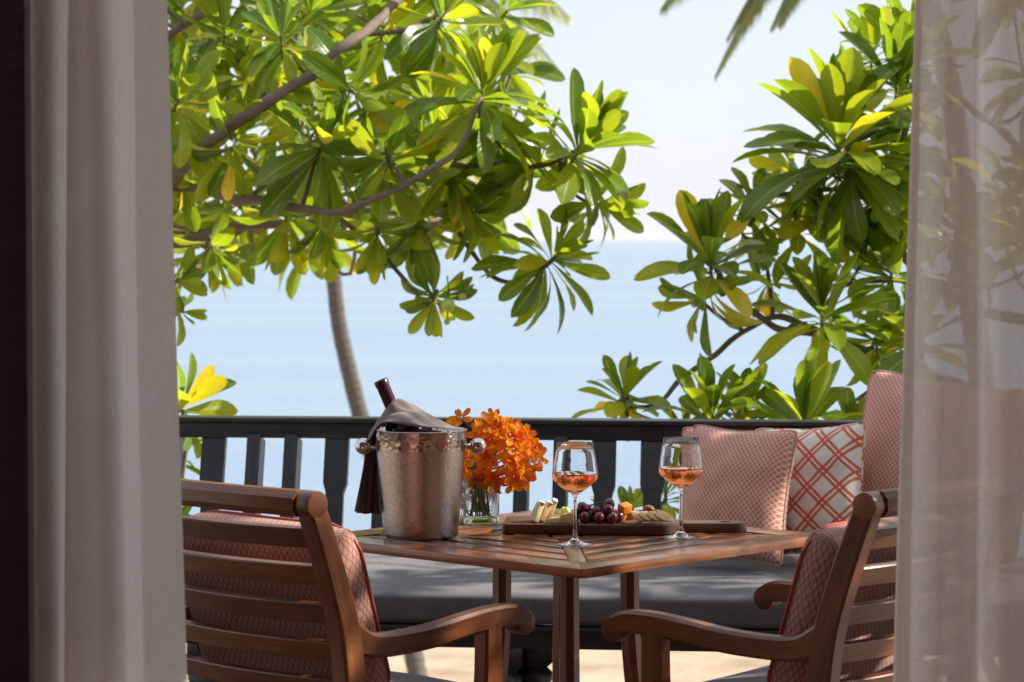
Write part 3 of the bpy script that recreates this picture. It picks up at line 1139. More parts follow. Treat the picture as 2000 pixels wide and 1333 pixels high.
# bottle leaning to the left out of the bucket
top = P(743, 743, KB.y - .005)
low = KB + Vector((.040, .012, .045))
axb = (top - low).normalized()
Lbt = (top - low).length
q = axb.to_track_quat('Z', 'Y').to_matrix().to_4x4()
q.translation = low
bottle = thing('wine_bottle', 'dark wine bottle with purple-red foil leaning in the steel bucket', 'bottle', low)
sft = Lbt - .30
zN = Lbt
bp = [(0, .0), (.036, .0), (.0375, .005), (.0375, zN - .122), (.034, zN - .106), (.024, zN - .092), (.0168, zN - .080), (.0150, zN - .068)]
MB().lathe(bp + [(0, zN - .068)], 32).build('bottle_body', M['bottle'], bottle, Matrix.Translation(-low) @ q, angle=50)
MB().lathe([(0, zN - .0675), (.0150, zN - .0675), (.0148, zN - .014), (.0162, zN - .0135), (.0162, zN - .002), (.0150, zN), (0, zN)], 28).build('foil_capsule', M['foil'], bottle, Matrix.Translation(-low) @ q, angle=40)
qi = q.to_3x3().inverted() @ Vector((.30, -1, .30))
PH = math.atan2(qi.y, qi.x)                 # the side of the bottle turned to the viewer
lb = MB()
lb.grid(lambda u, v: (.0379 * math.cos(PH - 1.1 + 2.2 * u), .0379 * math.sin(PH - 1.1 + 2.2 * u), zN - .213 + .09 * v), 20, 4)
lab = lb.build('bottle_label', plain('dark_label', (.22, .03, .035), (.28, .045, .05), .5, 30), bottle, Matrix.Translation(-low) @ q)
for i in range(8):        # pale lettering strokes on the label
    a0 = PH - .46 + i * .115
    for r0_, h_ in ((0, .012), (1, .005)):
        st = MB()
        wd_ = .035 if r0_ == 0 else .085
        st.grid(lambda u, v: (.0382 * math.cos(a0 + wd_ * u), .0382 * math.sin(a0 + wd_ * u), zN - .119 + r0_ * (.0 if i % 2 else .006) + h_ * v), 2, 1)
        st.build('lettering', M['paper'], lab, None, angle=180)
for ch in lab.children:
    ch.matrix_parent_inverse = Matrix.Identity(4)
    ch.matrix_basis = Matrix.Identity(4)

# napkin: draped over the bottle, one tail hanging outside the bucket
nb = MB()
YB = KB.y
# along the cloth: front edge point and rear edge point, traced from rim to neck to tail
fr = [(903, 839, -.050), (868, 838, -.085), (834, 835, -.098), (794, 826, -.085), (758, 829, -.070), (736, 838, -.048), (723, 853, -.008), (714, 884, .022), (706, 930, .022), (692, 1000, .018)]
rg = [(892, 837, -.015), (856, 827, -.048), (820, 813, -.056), (787, 803, -.044), (764, 806, -.038), (746, 820, -.022), (729, 840, .008), (719, 872, .032), (711, 930, .032), (702, 1002, .030)]
md = [(876, 830, .0), (847, 815, -.012), (814, 799, -.016), (784, 786, -.016), (763, 789, -.019), (748, 810, -.006), (734, 832, .020), (726, 866, .042), (720, 930, .042), (714, 1005, .040)]
mb_ = [(870, 831, .04), (845, 817, .022), (812, 801, .018), (780, 785, .017), (763, 788, .019), (750, 810, .020), (739, 833, .036), (731, 866, .052), (727, 930, .052), (722, 1002, .050)]
bk = [(870, 838, .085), (846, 828, .075), (812, 815, .060), (788, 803, .040), (764, 803, .034), (752, 820, .040), (743, 838, .052), (737, 872, .062), (735, 930, .062), (738, 1006, .060)]
NV = 54
rows = []
for line in (fr, rg, md, mb_, bk):
    rows.append([P(a, b2, YB + c) for a, b2, c in smooth_path(line, NV)])


def nap(u, v):
    j = round(v * NV)
    pts = [tuple(r[j]) for r in rows]
    k = round(u * 28)
    p = Vector(smooth_path(pts, 28)[k])
    tail = max(0, v - .68) / .32
    p.y += tail * .006 * math.sin(u * 15 + 1)
    p.x += tail * .005 * math.sin(u * 21) + .0016 * math.sin(u * 24 + v * 9) * (1 - tail)
    p.z += (.0040 * math.sin(u * 17 + v * 16) + .0022 * math.sin(u * 31 - v * 23)) * (1 - tail) * min(1, v * 4)
    return tuple(p)


nb.grid(nap, 28, NV, lambda u, v: (u * .25, v * .4))
nme = nb.mesh('napkin', angle=180)
napkin = link('napkin', nme, M['napkin'])
sol = napkin.modifiers.new('thickness', 'SOLIDIFY')
sol.thickness = .0022
sol.offset = 0
tag(napkin, 'taupe cloth napkin draped over the bottle and down the bucket', 'napkin')

# ------------------------------------------------------------------ wine glasses
gp = [(0, .0006), (.0385, .0), (.0400, .0010), (.0390, .0022), (.026, .0042), (.013, .0080), (.0068, .015), (.0044, .026), (.0036, .042), (.0035, .085), (.0040, .101), (.0058, .109),
      (.011, .1140), (.022, .1205), (.036, .1310), (.0460, .1402), (.0495, .1460), (.0505, .1520), (.0500, .1580), (.0470, .1800), (.0430, .2040), (.0396, .2238), (.0392, .2242),
      (.0388, .2236), (.0421, .2040), (.0461, .1800), (.0491, .1580), (.0496, .1520), (.0486, .1463), (.0452, .1409), (.0353, .1320), (.0215, .1218), (.0105, .1158), (0, .1148)]
lq = [(0, .1150), (.0107, .1160), (.0217, .1219), (.0356, .1320), (.0455, .1409), (.0489, .1463), (.0499, .1520), (.0496, .1570), (.0490, .1578), (0, .1575)]
gl_me = MB().lathe(gp, 56).mesh('glass_body', angle=180)
lq_me = MB().lathe(lq, 56).mesh('wine', angle=30)
for px, py, lab_ in ((1123, 1064, 'stemmed glass of rose wine standing on the bare slats near the table corner'), (1330, 1050, 'stemmed glass of rose wine standing by the handle of the serving board')):
    g = thing('wine_glass', lab_, 'wine glass', on_table(px, py), 0, 'glasses of rose wine')
    link('glass_body', gl_me, M['glass'], g)
    link('wine', lq_me, M['wine'], g)

# ------------------------------------------------------------------ vase and orchids
KV = on_table(936, 1021)
vase = thing('glass_vase', 'low clear glass vase holding orange orchids behind the bucket', 'vase', KV)


def sq(r, z, pw=7, n=48):
    out = []
    for k in range(n):
        a = 2 * math.pi * k / n
        cx, sy = math.cos(a), math.sin(a)
        d = (abs(cx) ** pw + abs(sy) ** pw) ** (-1 / pw)
        out.append(Vector((r * d * cx, r * d * sy, z)))
    return out


b = MB()
rings = [sq(.040, .001), sq(.043, .004), sq(.043, .106), sq(.0415, .1075), sq(.040, .106), sq(.040, .020), sq(.034, .016)]
vs = [p for r_ in rings for p in r_]
n_ = 48
fs = [(j * n_ + k, j * n_ + (k + 1) % n_, (j + 1) * n_ + (k + 1) % n_, (j + 1) * n_ + k) for j in range(len(rings) - 1) for k in range(n_)]
fs += [tuple(range(n_ - 1, -1, -1)), tuple((len(rings) - 1) * n_ + k for k in range(n_))]
b.add(vs, fs)
b.build('vase_glass', M['glass'], vase, Matrix.Rotation(R(12), 4, 'Z'), angle=50)
b = MB()
rings = [sq(.0343, .0158), sq(.0403, .0198), sq(.0403, .072), ]
vs = [p for r_ in rings for p in r_]
fs = [(j * n_ + k, j * n_ + (k + 1) % n_, (j + 1) * n_ + (k + 1) % n_, (j + 1) * n_ + k) for j in range(2) for k in range(n_)]
fs += [tuple(range(n_ - 1, -1, -1)), tuple(2 * n_ + k for k in range(n_))]
b.add(vs, fs)
b.build('water', M['vase_water'], vase, Matrix.Rotation(R(12), 4, 'Z'), angle=50)

bq = thing('orchid_bouquet', 'bunch of bright orange orchids standing in the glass vase', 'flowers', KV)
pb = MB()


def petal(u, v):
    x = (u - .5) * 2
    wd = .0082 * (.10 + .90 * math.sin(math.pi * min(.97, .03 + .94 * v ** 1.35)) ** .62)
    return (x * wd, .003 + .0265 * v, .004 * v * v + .0035 * x * x * v - .004 * v)


pb.grid(petal, 4, 7, lambda u, v: (u, v))
petal_me = pb.mesh('petal', angle=180)
petal_me.materials.append(M['petal'])
lp = MB()
lp.grid(lambda u, v: ((u - .5) * .009 * math.sin(math.pi * (v * .8 + .15)), .002 + .009 * v, .004 + .006 * math.sin(v * 3) + .004 * abs(u - .5)), 3, 4, lambda u, v: (u, v))
lip_me = lp.mesh('lip', angle=180)
lip_me.materials.append(M['petal_heart'])


def flower(pos, nrm_, size):
    e = bpy.data.objects.new('flower', None)
    COL.objects.link(e)
    e.empty_display_size = .01
    e.parent = bq
    m = nrm_.to_track_quat('Z', 'Y').to_matrix().to_4x4() @ Matrix.Rotation(rng.uniform(0, 6.28), 4, 'Z')
    m.translation = pos - KV
    e.matrix_basis = m @ Matrix.Scale(size, 4)
    for k in range(5):
        link('petal', petal_me, None, e, Matrix.Rotation(R(72 * k + rng.uniform(-7, 7)), 4, 'Z') @ Matrix.Rotation(R(rng.uniform(-8, 26)), 4, 'X'))
    link('lip', lip_me, None, e, Matrix.Rotation(R(rng.uniform(0, 360)), 4, 'Z'))


cen = P(978, 893, KV.y)
fl = [(901, 816, -.01, 1.0), (888, 833, .0, .8), (1045, 880, .0, 1.0), (1052, 896, .01, .9), (1010, 845, -.02, .9), (962, 812, 0, .7), (1000, 945, -.02, .9), (968, 938, -.03, 1.0), (1025, 935, -.01, 1.0)]
spots = []
for px, py, dy, s in fl:
    p = P(px, py, KV.y + dy)
    flower(p, ((p - cen).normalized() * .6 + Vector((0, -.75, .25))).normalized(), s * 1.05)
    spots.append(p)
i = 0
while i < 78:
    a, r = rng.uniform(0, 6.283), math.sqrt(rng.uniform(0, 1))
    px, py = 972 + 80 * r * math.cos(a) + 4 * math.sin(a), 888 - 66 * r * math.sin(a)
    if px < 925 and py < 838:
        continue
    dy = -.075 * math.sqrt(max(0, 1 - r * r)) * rng.choice((1, 1, 1, -.6)) + rng.uniform(-.02, .02)
    p = P(px, py, KV.y + dy)
    n3 = ((p - cen).normalized() * .8 + Vector((rng.uniform(-.5, .5), -.55, rng.uniform(-.35, .5)))).normalized()
    flower(p, n3, rng.uniform(.82, 1.12))
    spots.append(p)
    i += 1
for k, p in enumerate(spots[::4]):
    foot = KV + Vector((rng.uniform(-.026, .026), rng.uniform(-.026, .026), .022))
    mid = KV + Vector((rng.uniform(-.018, .018), rng.uniform(-.018, .018), .10))
    st = smooth_path([tuple(foot - KV), tuple(mid - KV), tuple((p + cen) / 2 - KV + Vector((0, 0, -.01))), tuple(p - KV + Vector((0, .006, -.003)))], 12)
    MB().tube(st, .0021, 6).build('stem', M['stem'], bq)
for px, py in ((1062 - 90, 806), (965, 815), (958, 822), (977, 818)):
    p = P(px, py, KV.y)
    MB().lathe([(0, -.006), (.004, -.004), (.0055, .001), (.003, .006), (0, .007)], 8).build('bud', M['petal_heart'], bq, TR(p - KV, rng.uniform(-.5, .5), rng.uniform(-.5, .5)))

# ------------------------------------------------------------------ serving board with food
BZ = TZ + .0225
bl, br = on_table(985, 1040), on_table(1463, 1044)
bc = (bl + br) / 2
bang = math.atan2(br.y - bl.y, br.x - bl.x)
BL = (br - bl).length
board = thing('serving_board', 'brown wooden paddle serving board laid with cheese and fruit', 'serving board', (bl.x, bl.y + .055, TZ + .0006), bang)
bodyL = BL * .70
D2 = .088


def rc(cx, cy, r, a0, a1, n=6):
    return [(cx + r * math.cos(R(a0 + (a1 - a0) * i / n)), cy + r * math.sin(R(a0 + (a1 - a0) * i / n))) for i in range(n + 1)]


ol = rc(.02, -D2 + .02, .02, 180, 270) + rc(bodyL - .03, -D2 + .03, .03, -90, -28) + [(bodyL + .012, -.036)] + rc(BL - .03, -.0, .030, -80, 80, 10) + [(bodyL + .012, .036)] + rc(bodyL - .03, D2 - .03, .03, 28, 90) + rc(.02, D2 - .02, .02, 90, 180)
bm = bmesh.new()
top_v = [bm.verts.new((x, y, .0219)) for x, y in ol]
hole = [bm.verts.new((BL - .052 + .017 * math.cos(2 * math.pi * k / 16), .013 * math.sin(2 * math.pi * k / 16), .0219)) for k in range(16)]
eds = [bm.edges.new((a, b2)) for a, b2 in zip(top_v, top_v[1:] + top_v[:1])] + [bm.edges.new((a, b2)) for a, b2 in zip(hole, hole[1:] + hole[:1])]
bmesh.ops.triangle_fill(bm, use_beauty=True, edges=eds)
ext = bmesh.ops.extrude_face_region(bm, geom=list(bm.faces))
bmesh.ops.translate(bm, verts=[g for g in ext['geom'] if isinstance(g, bmesh.types.BMVert)], vec=(0, 0, -.0219))
bmesh.ops.recalc_face_normals(bm, faces=bm.faces)
es = [e for e in bm.edges if len(e.link_faces) == 2 and e.calc_face_angle(0) > R(50)]
bmesh.ops.bevel(bm, geom=es, offset=.0035, segments=2, profile=.6, affect='EDGES')
uvl = bm.loops.layers.uv.new('UVMap')
for f in bm.faces:
    for l_ in f.loops:
        l_[uvl].uv = (l_.vert.co.x, l_.vert.co.y + l_.vert.co.z)
bme = bpy.data.meshes.new('board_blank')
bm.to_mesh(bme)
bm.free()
bme.shade_smooth()
bme.set_sharp_from_angle(angle=R(40))
link('board_blank', bme, M['board_wood'], board)


def on_board(px, dy):
    """a point on the board's top; dy metres behind its front edge"""
    Y0 = bl.y + (br.y - bl.y) * ((px - 985) / 478) - .033 + dy
    return Vector(((px - 1000) / F * Y0, Y0, BZ + .0006))


for i, (px, dy, tl) in enumerate(((1048, .045, -24), (1062, .060, -28), (1077, .075, -20))):
    o = thing('cheese_slice', ('creamy rinded cheese slice, outermost of the three leaning at the board end', 'creamy rinded cheese slice, middle one of the three leaning slices',
                               'creamy rinded cheese slice, innermost of the three, beside the green fruit')[i], 'cheese', on_board(px, dy), R(14 - 6 * i), 'leaning soft cheese slices')
    b = MB()
    pr = [(-.026, 0), (.026, 0), (.020, .042), (-.016, .046)]
    b.add([(0, y_, z_) for y_, z_ in pr] + [(.011, y_, z_) for y_, z_ in pr], [(0, 1, 2, 3), (7, 6, 5, 4)] + [(k, 4 + k, 4 + (k + 1) % 4, (k + 1) % 4) for k in range(4)])
    b.build('cheese_paste', M['brie'], o, TR((-.012, 0, .0055), ry=R(-tl)), bevel=.0015)
    MB().box((.0055, .0, .0465), (.0116, .038, .0022), Matrix.Rotation(R(3), 3, 'X')).build('rind', M['rind'], o, TR((-.012, 0, .0055), ry=R(-tl)), bevel=.0008)
for px, dy, s, lab_, m_ in ((1106, .035, (.040, .036, .026), 'pale yellow cheese wedge lying beside the red grapes', 'gouda'),
                            (1078, .030, (.034, .026, .014), 'flat pale cheese piece below the leaning slices', 'brie')):
    b = MB()
    x, y, z = s
    b.add([(-x / 2, -y / 2, 0), (x / 2, -y / 2, 0), (x / 2, y / 2, 0), (-x / 2 + .006, y / 2, 0), (-x / 2 + .012, -y / 2 + .002, z * .72), (x / 2, -y / 2 + .002, z), (x / 2, y / 2, z), (-x / 2 + .014, y / 2, z * .8)],
          [(3, 2, 1, 0), (4, 5, 6, 7), (0, 1, 5, 4), (1, 2, 6, 5), (2, 3, 7, 6), (3, 0, 4, 7)])
    o = b.build('cheese_wedge', M[m_], None, TR(on_board(px, dy), rz=R(-12)), bevel=.002)
    tag(o, lab_, 'cheese')
sph = lambda r, el=1.12: [(0.0 if i in (0, 10) else r * math.sin(math.pi * i / 10), -r * el * math.cos(math.pi * i / 10)) for i in range(11)]
for k, (px, dy, lab_) in enumerate(((1097, .105, 'green grape half behind the leaning cheese slices'), (1110, .10, 'green grape half between pale cheese and red grapes'))):
    o = MB().lathe([(0, 0)] + [(.0115 * math.cos(math.pi / 2 * i / 5), .030 * math.sin(math.pi / 2 * i / 5)) for i in range(6)], 14).build('green_grape', M['green_grape'], None, TR(on_board(px, dy), ry=R(12 - 20 * k)), angle=60)
    tag(o, lab_, 'grape', 'green grapes on the board')
gb = thing('grape_bunch', 'small bunch of dark red grapes in the middle of the board', 'grapes', on_board(1165, .06))
g_me = MB().lathe(sph(.0126), 18).mesh('grape', angle=180)
gO = on_board(1165, .06)
for px, py, dy in ((1121, 1015, .046), (1142, 1016, .028), (1170, 1017, .024), (1196, 1018, .026), (1138, 992, .050), (1165, 1001, .052), (1188, 997, .042), (1190, 985, .066), (1156, 1014, .056),
                   (1182, 1012, .058), (1126, 1004, .066), (1208, 1018, .052), (1150, 997, .075), (1206, 1010, .075)):
    Yg = on_board(px, dy).y
    p = P(px, py, Yg)
    p.z = max(p.z, BZ + .0128)
    link('grape', g_me, M['grape'], gb, TR(p - gO, rng.uniform(-.6, .6), rng.uniform(-.6, .6)))
for a, b2 in (((-.025, 0, .03), (.02, .005, .045)), ((.0, 0, .036), (-.012, -.004, .052)), ((.01, 0, .04), (.015, .004, .02))):
    MB().tube(smooth_path([a, tuple((Vector(a) + Vector(b2)) / 2 + Vector((0, 0, .004))), b2], 6), .0016, 6).build('stalk', M['stem'], gb)
for k, (px, dy, rz_, rx_, zz, lab_) in enumerate(((1212, .065, 20, 0, .010, 'orange cheddar cube lying lowest against the grapes'), (1230, .075, -16, 0, .011, 'orange cheddar cube beside the walnuts'),
                                                  (1221, .062, 38, 20, .030, 'orange cheddar cube tilted on top of the other cubes'))):
    o = MB().box((0, 0, 0), (.026, .022, .021)).build('cheese_cube', M['orange_cheese'], None, TR(on_board(px, dy) + Vector((0, 0, zz + .001)), R(rx_), R(-8 if k == 2 else 0), R(rz_)), bevel=.002)
    tag(o, lab_, 'cheese', 'orange cheese cubes')
ck = []
for i in range(5):
    px = 1236 + i * 15.5
    ang = -2 - (0 if i == 0 else 13)
    b = MB()
    b.lathe([(0, 0), (.0210, 0), (.0220, .0016), (.0218, .0036), (.0200, .0044), (0, .0041)], 26)
    o = b.build('cracker', M['cracker'], None, TR(on_board(px, .030) + Vector((0, 0, .0008 + (0.0 if i == 0 else .0068))), R(2), R(13 if i else 0), R(15 * i)) if i else TR(on_board(px, .030)), angle=35)
    if i:
        o.matrix_world = Matrix.Translation(on_board(px, .030) + Vector((0, 0, .0145))) @ Matrix.Rotation(R(17), 4, 'Y') @ Matrix.Rotation(R(20), 4, 'X') @ Matrix.Rotation(R(40 * i), 4, 'Z')
    tag(o, 'round golden cracker, ' + ('lying flat at the grape end of the row', 'second of the row counted from the grapes', 'middle of the overlapping row of five', 'last but one in the row towards the handle', 'at the handle end of the overlapping row')[i], 'cracker', 'crackers overlapping in a row')
wme = []
for k in range(2):
    b = MB()

    def wal(u, v, k=k):
        a, p_ = 2 * math.pi * u, math.pi * (v - .5)
        d = 1 + .22 * mnoise.noise(Vector((3 * math.cos(a) * math.cos(p_) + k * 5, 3 * math.sin(a) * math.cos(p_), 3 * math.sin(p_)))) + .16 * mnoise.noise(Vector((8 * math.cos(a), 8 * math.sin(a) + k, 8 * math.sin(p_))))
        return (.0145 * d * math.cos(a) * math.cos(p_), .0105 * d * math.sin(a) * math.cos(p_), .0085 * d * math.sin(p_))
    b.grid(wal, 22, 14)
    wme.append(b.mesh('walnut', angle=180))
for k, (px, dy, zz, lab_) in enumerate(((1250, .085, .0, 'walnut half behind the crackers next to the orange cheese'), (1268, .08, .012, 'walnut half heaped highest behind the crackers'), (1287, .085, .0, 'walnut half behind the crackers nearest the board handle'), (1274, .105, .002, 'walnut half rearmost of the walnuts'))):
    o = link('walnut', wme[k % 2], M['walnut'], None, TR(on_board(px, dy) + Vector((0, 0, .0165 + zz)), rng.uniform(-.3, .3), rng.uniform(-.3, .3), rng.uniform(0, 3)))
    tag(o, lab_, 'walnut', 'walnuts on the board')

# ------------------------------------------------------------------ broadleaf trees and shrubs
def leaf_mesh(name, bend, fold, wv, wid=.21, curl=0):
    """unit-length leaf along +Y, upper side +Z"""
    b = MB()
    vmap = [0, .16, .36, .56, .70, .84, .945, 1.0]
    tt = (.016, .045, .108, .172, .196, .176, .105, .010)

    def fn(u, v):
        x = (u - .5) * 2
        wd = tt[vmap.index(v)] * wid / .205
        ang = bend * v
        y = math.sin(ang) / bend * 1.0 if abs(bend) > .01 else v
        z = -(1 - math.cos(ang)) / bend if abs(bend) > .01 else 0
        z += fold * abs(x) ** 1.3 * wd + wv * math.sin(v * 9 + x * 1.5) * x * wd - curl * x ** 4 * wd
        return (x * wd * (1 - .10 * abs(fold)), y, z)
    b.grid(lambda u, v: fn(u, vmap[round(v * 7)]), 4, 7, lambda u, v: (u, vmap[round(v * 7)]))
    return b.mesh(name, angle=180)


LEAVES = [leaf_mesh('leaf', .35, .30, .06, .160), leaf_mesh('leaf', .75, .50, .08, .150, .15), leaf_mesh('leaf', 1.05, .40, .06, .156, .2), leaf_mesh('leaf', .15, .60, .05, .160), leaf_mesh('leaf', -.35, .38, .07, .164),
          leaf_mesh('leaf', .55, .18, .14, .172)]
LDATA = []
for me in LEAVES:
    LDATA.append(([v.co.copy() for v in me.vertices], [tuple(p.vertices) for p in me.polygons], [tuple(me.uv_layers[0].data[i].uv) for p in me.polygons for i in p.loop_indices]))


class Tree:
    def __init__(self, name, label, cat, base, leafmat, group=None):
        self.root = thing(name, label, cat, base, 0, group)
        self.base = Vector(base)
        self.leaves = []
        self.pts = []
        self.mat = leafmat

    def branch(self, pts, r0, r1, name='branch', n=None):
        """pts: world points, radii in metres"""
        n = n or max(10, 9 * len(pts))
        path = smooth_path([tuple(p) for p in pts], n)
        path = [Vector(p) + .55 * r0 * Vector((mnoise.noise(Vector(p) * 9), mnoise.noise(Vector(p) * 9 + Vector((5, 0, 0))), mnoise.noise(Vector(p) * 9 + Vector((0, 7, 0))))) for p in path]
        rad = [(r0 + (r1 - r0) * i / n) * (1 + .22 * mnoise.noise(Vector(path[i]) * 14)) for i in range(n + 1)]
        MB().tube([p - self.base for p in path], rad, 9).build(name, M['bark'], self.root, angle=180)
        self.pts += [Vector(p) for p in path]

    def pxbranch(self, pts, r0, r1):
        self.branch([P(*p) for p in pts], r0 * pts[0][2] / F, r1 * pts[-1][2] / F)

    def rosette(self, pos, axis, n, L, tmin=18, tmax=105, droop=.25, weight=1.0, twig=True, stem=.30, rnd=None):
        rr = rng
        axis = axis.normalized()
        e1 = axis.orthogonal().normalized()
        e2 = axis.cross(e1)
        a0 = rr.uniform(0, 6.283)
        for k in range(n):
            s = (k + .5) / n
            tilt = R(tmin + (tmax - tmin) * s ** .9 + rr.uniform(-9, 9))
            az = a0 + k * 2.39996 + rr.uniform(-.22, .22)
            rad = e1 * math.cos(az) + e2 * math.sin(az)
            d = axis * math.cos(tilt) + rad * math.sin(tilt)
            d = (d + Vector((0, 0, -1)) * droop * s * rr.uniform(.4, 1.2)).normalized()
            up = axis * math.sin(tilt) - rad * math.cos(tilt)
            up = (up - d * up.dot(d)).normalized()
            side = d.cross(up).normalized()
            roll = rr.gauss(0, .28)
            side, up = side * math.cos(roll) + up * math.sin(roll), up * math.cos(roll) - side * math.sin(roll)
            ll = L * (.72 + .28 * min(1, s * 1.9)) * rr.uniform(.82, 1.12)
            p = pos - axis * (stem * L * s)
            m = Matrix((side, d, up)).transposed() * ll
            m = m.to_4x4()
            m.translation = p
            kind = rr.choice((0, 3, 4, 4, 5)) if s < .45 else rr.choice((0, 1, 1, 2, 2, 5))
            mid = p + d * ll * .5
            self.leaves.append((m, kind, mid, weight, ll))
        if twig:
            tail = pos - axis * (stem * L + .01)
            near = min(self.pts, key=lambda q: (q - tail).length)
            if (near - tail).length > .02:
                md = (near + tail) / 2 - axis * (near - tail).length * .12 + Vector((0, 0, -.02))
                path = smooth_path([tuple(near), tuple(md), tuple(tail), tuple(pos)], 10)
                rr_ = [.0095 - .0045 * i / 10 for i in range(11)]
            else:
                path, rr_ = smooth_path([tuple(tail), tuple(pos)], 4), [.006] * 5
            MB().tube([Vector(p) - self.base for p in path], rr_, 7).build('twig', M['bark'], self.root, angle=180)

    def pxros(self, px, py, Y, ang, toward, Lpx, n, **kw):
        """ang: direction in the picture (90 = up); toward: lean to the camera, degrees"""
        if 35 <= ang <= 130 and kw.get('weight', 1) == 1:
            toward *= .6          # the upright ones are seen from the side, as cups
        a, b_ = R(ang), R(toward)
        axis = Vector((math.cos(a) * math.cos(b_), -math.sin(b_), math.sin(a) * math.cos(b_)))
        self.rosette(P(px, py, Y), axis, round(n * 1.5), Lpx * Y / F, **kw)

    def finish(self, cap=300):
        def seen(l):
            p = l[2]
            if p.y < 1:
                return -1
            px = 1000 + F * p.x / p.y
            py = 468 - F * (p.z - ZC) / p.y
            inside = 345 < px < 1765 and -20 < py < 1010
            return (l[4] / p.y ** 2.5 * l[3]) * (1 if inside else .02)
        ls = sorted(self.leaves, key=seen, reverse=True)
        for m, k, mid, wt, ll in ls[:cap]:
            m2 = m.copy()
            m2.translation = m.translation - self.base
            link('leaf', LEAVES[k], self.mat, self.root, m2)
        rest = ls[cap:]
        if rest:
            vs, fs, us, rn = [], [], [], []
            for m, k, mid, wt, ll in rest:
                V_, F_, U_ = LDATA[k]
                o = len(vs)
                m2 = m.copy()
                m2.translation = m.translation - self.base
                vs += [m2 @ p for p in V_]
                fs += [tuple(a + o for a in f) for f in F_]
                us += U_
                rn += [rng.random()] * len(V_)
            me = bpy.data.meshes.new('foliage')
            me.from_pydata(vs, [], fs)
            uvl = me.uv_layers.new(name='UVMap')
            uvl.data.foreach_set('uv', [c for u in us for c in u])
            at = me.attributes.new('rnd', 'FLOAT', 'POINT')
            at.data.foreach_set('value', rn)
            me.shade_smooth()
            o = link('foliage', me, self.mat, self.root)
            o['kind'] = 'stuff'


# ---- tree whose branches come in from the left
bx = P(60, 468, 10.3).x
LT = Tree('broadleaf_tree', 'large-leaved green tree reaching in from the side of the opaque curtain', 'tree', (bx, 10.3, ZG), M['leaf'], 'broadleaf trees beyond the railing')
LT.branch([(bx, 10.3, ZG - .2), (bx + .06, 10.32, -1.6), (bx - .03, 10.25, -.2), (bx + .05, 10.2, .7), P(150, 560, 10.1), P(200, 420, 9.9)], .16, .075, 'trunk')
LT.pxbranch([(150, 560, 10.1), (250, 425, 9.5), (350, 330, 9.15), (460, 240, 8.86), (600, 150, 8.84), (700, 70, 8.9), (800, -20, 9.3), (900, -140, 9.6)], 13, 7.5)
LT.pxbranch([(200, 420, 9.9), (230, 200, 10.0), (330, 72, 9.9), (440, 0, 9.9), (560, -110, 10.0)], 12, 6)
LT.pxbranch([(150, 560, 10.1), (260, 500, 10.1), (370, 470, 10.1), (470, 442, 10.2), (600, 432, 10.2), (700, 420, 10.3)], 15, 6)
LT.pxbranch([(260, 420, 9.9), (300, 365, 9.7), (362, 366, 9.4), (480, 390, 9.0), (560, 405, 8.9), (645, 414, 8.82), (740, 385, 8.78), (860, 320, 8.80), (905, 270, 8.84), (940, 195, 8.95)], 11, 4.5)
LT.pxbranch([(645, 414, 9.0), (760, 410, 9.5), (900, 425, 9.4), (1000, 460, 9.3)], 6, 4)
LT.pxbranch([(865, 319, 8.96), (960, 330, 9.15), (1060, 325, 9.1), (1135, 290, 9.05)], 5, 3.5)
LT.pxbranch([(645, 414, 9.0), (690, 450, 9.3), (745, 495, 9.2), (800, 560, 9.15), (835, 600, 9.1)], 5.5, 4)
LT.pxbranch([(880, 430, 9.35), (935, 510, 9.2), (980, 548, 9.15), (1035, 542, 9.1), (1082, 505, 9.05)], 5, 3.5)
LT.pxbranch([(480, 390, 9.2), (560, 330, 9.2), (635, 280, 9.3)], 5, 3.5)
LT.pxbranch([(370, 470, 10.1), (420, 500, 9.9), (345, 540, 9.6)], 5, 3.5)
LT.pxbranch([(600, 150, 9.0), (575, 110, 9.1), (548, 75, 9.25)], 5, 3.5)
LT.pxbranch([(700, 70, 9.1), (780, 60, 9.2), (860, 30, 9.3)], 5, 3.5)
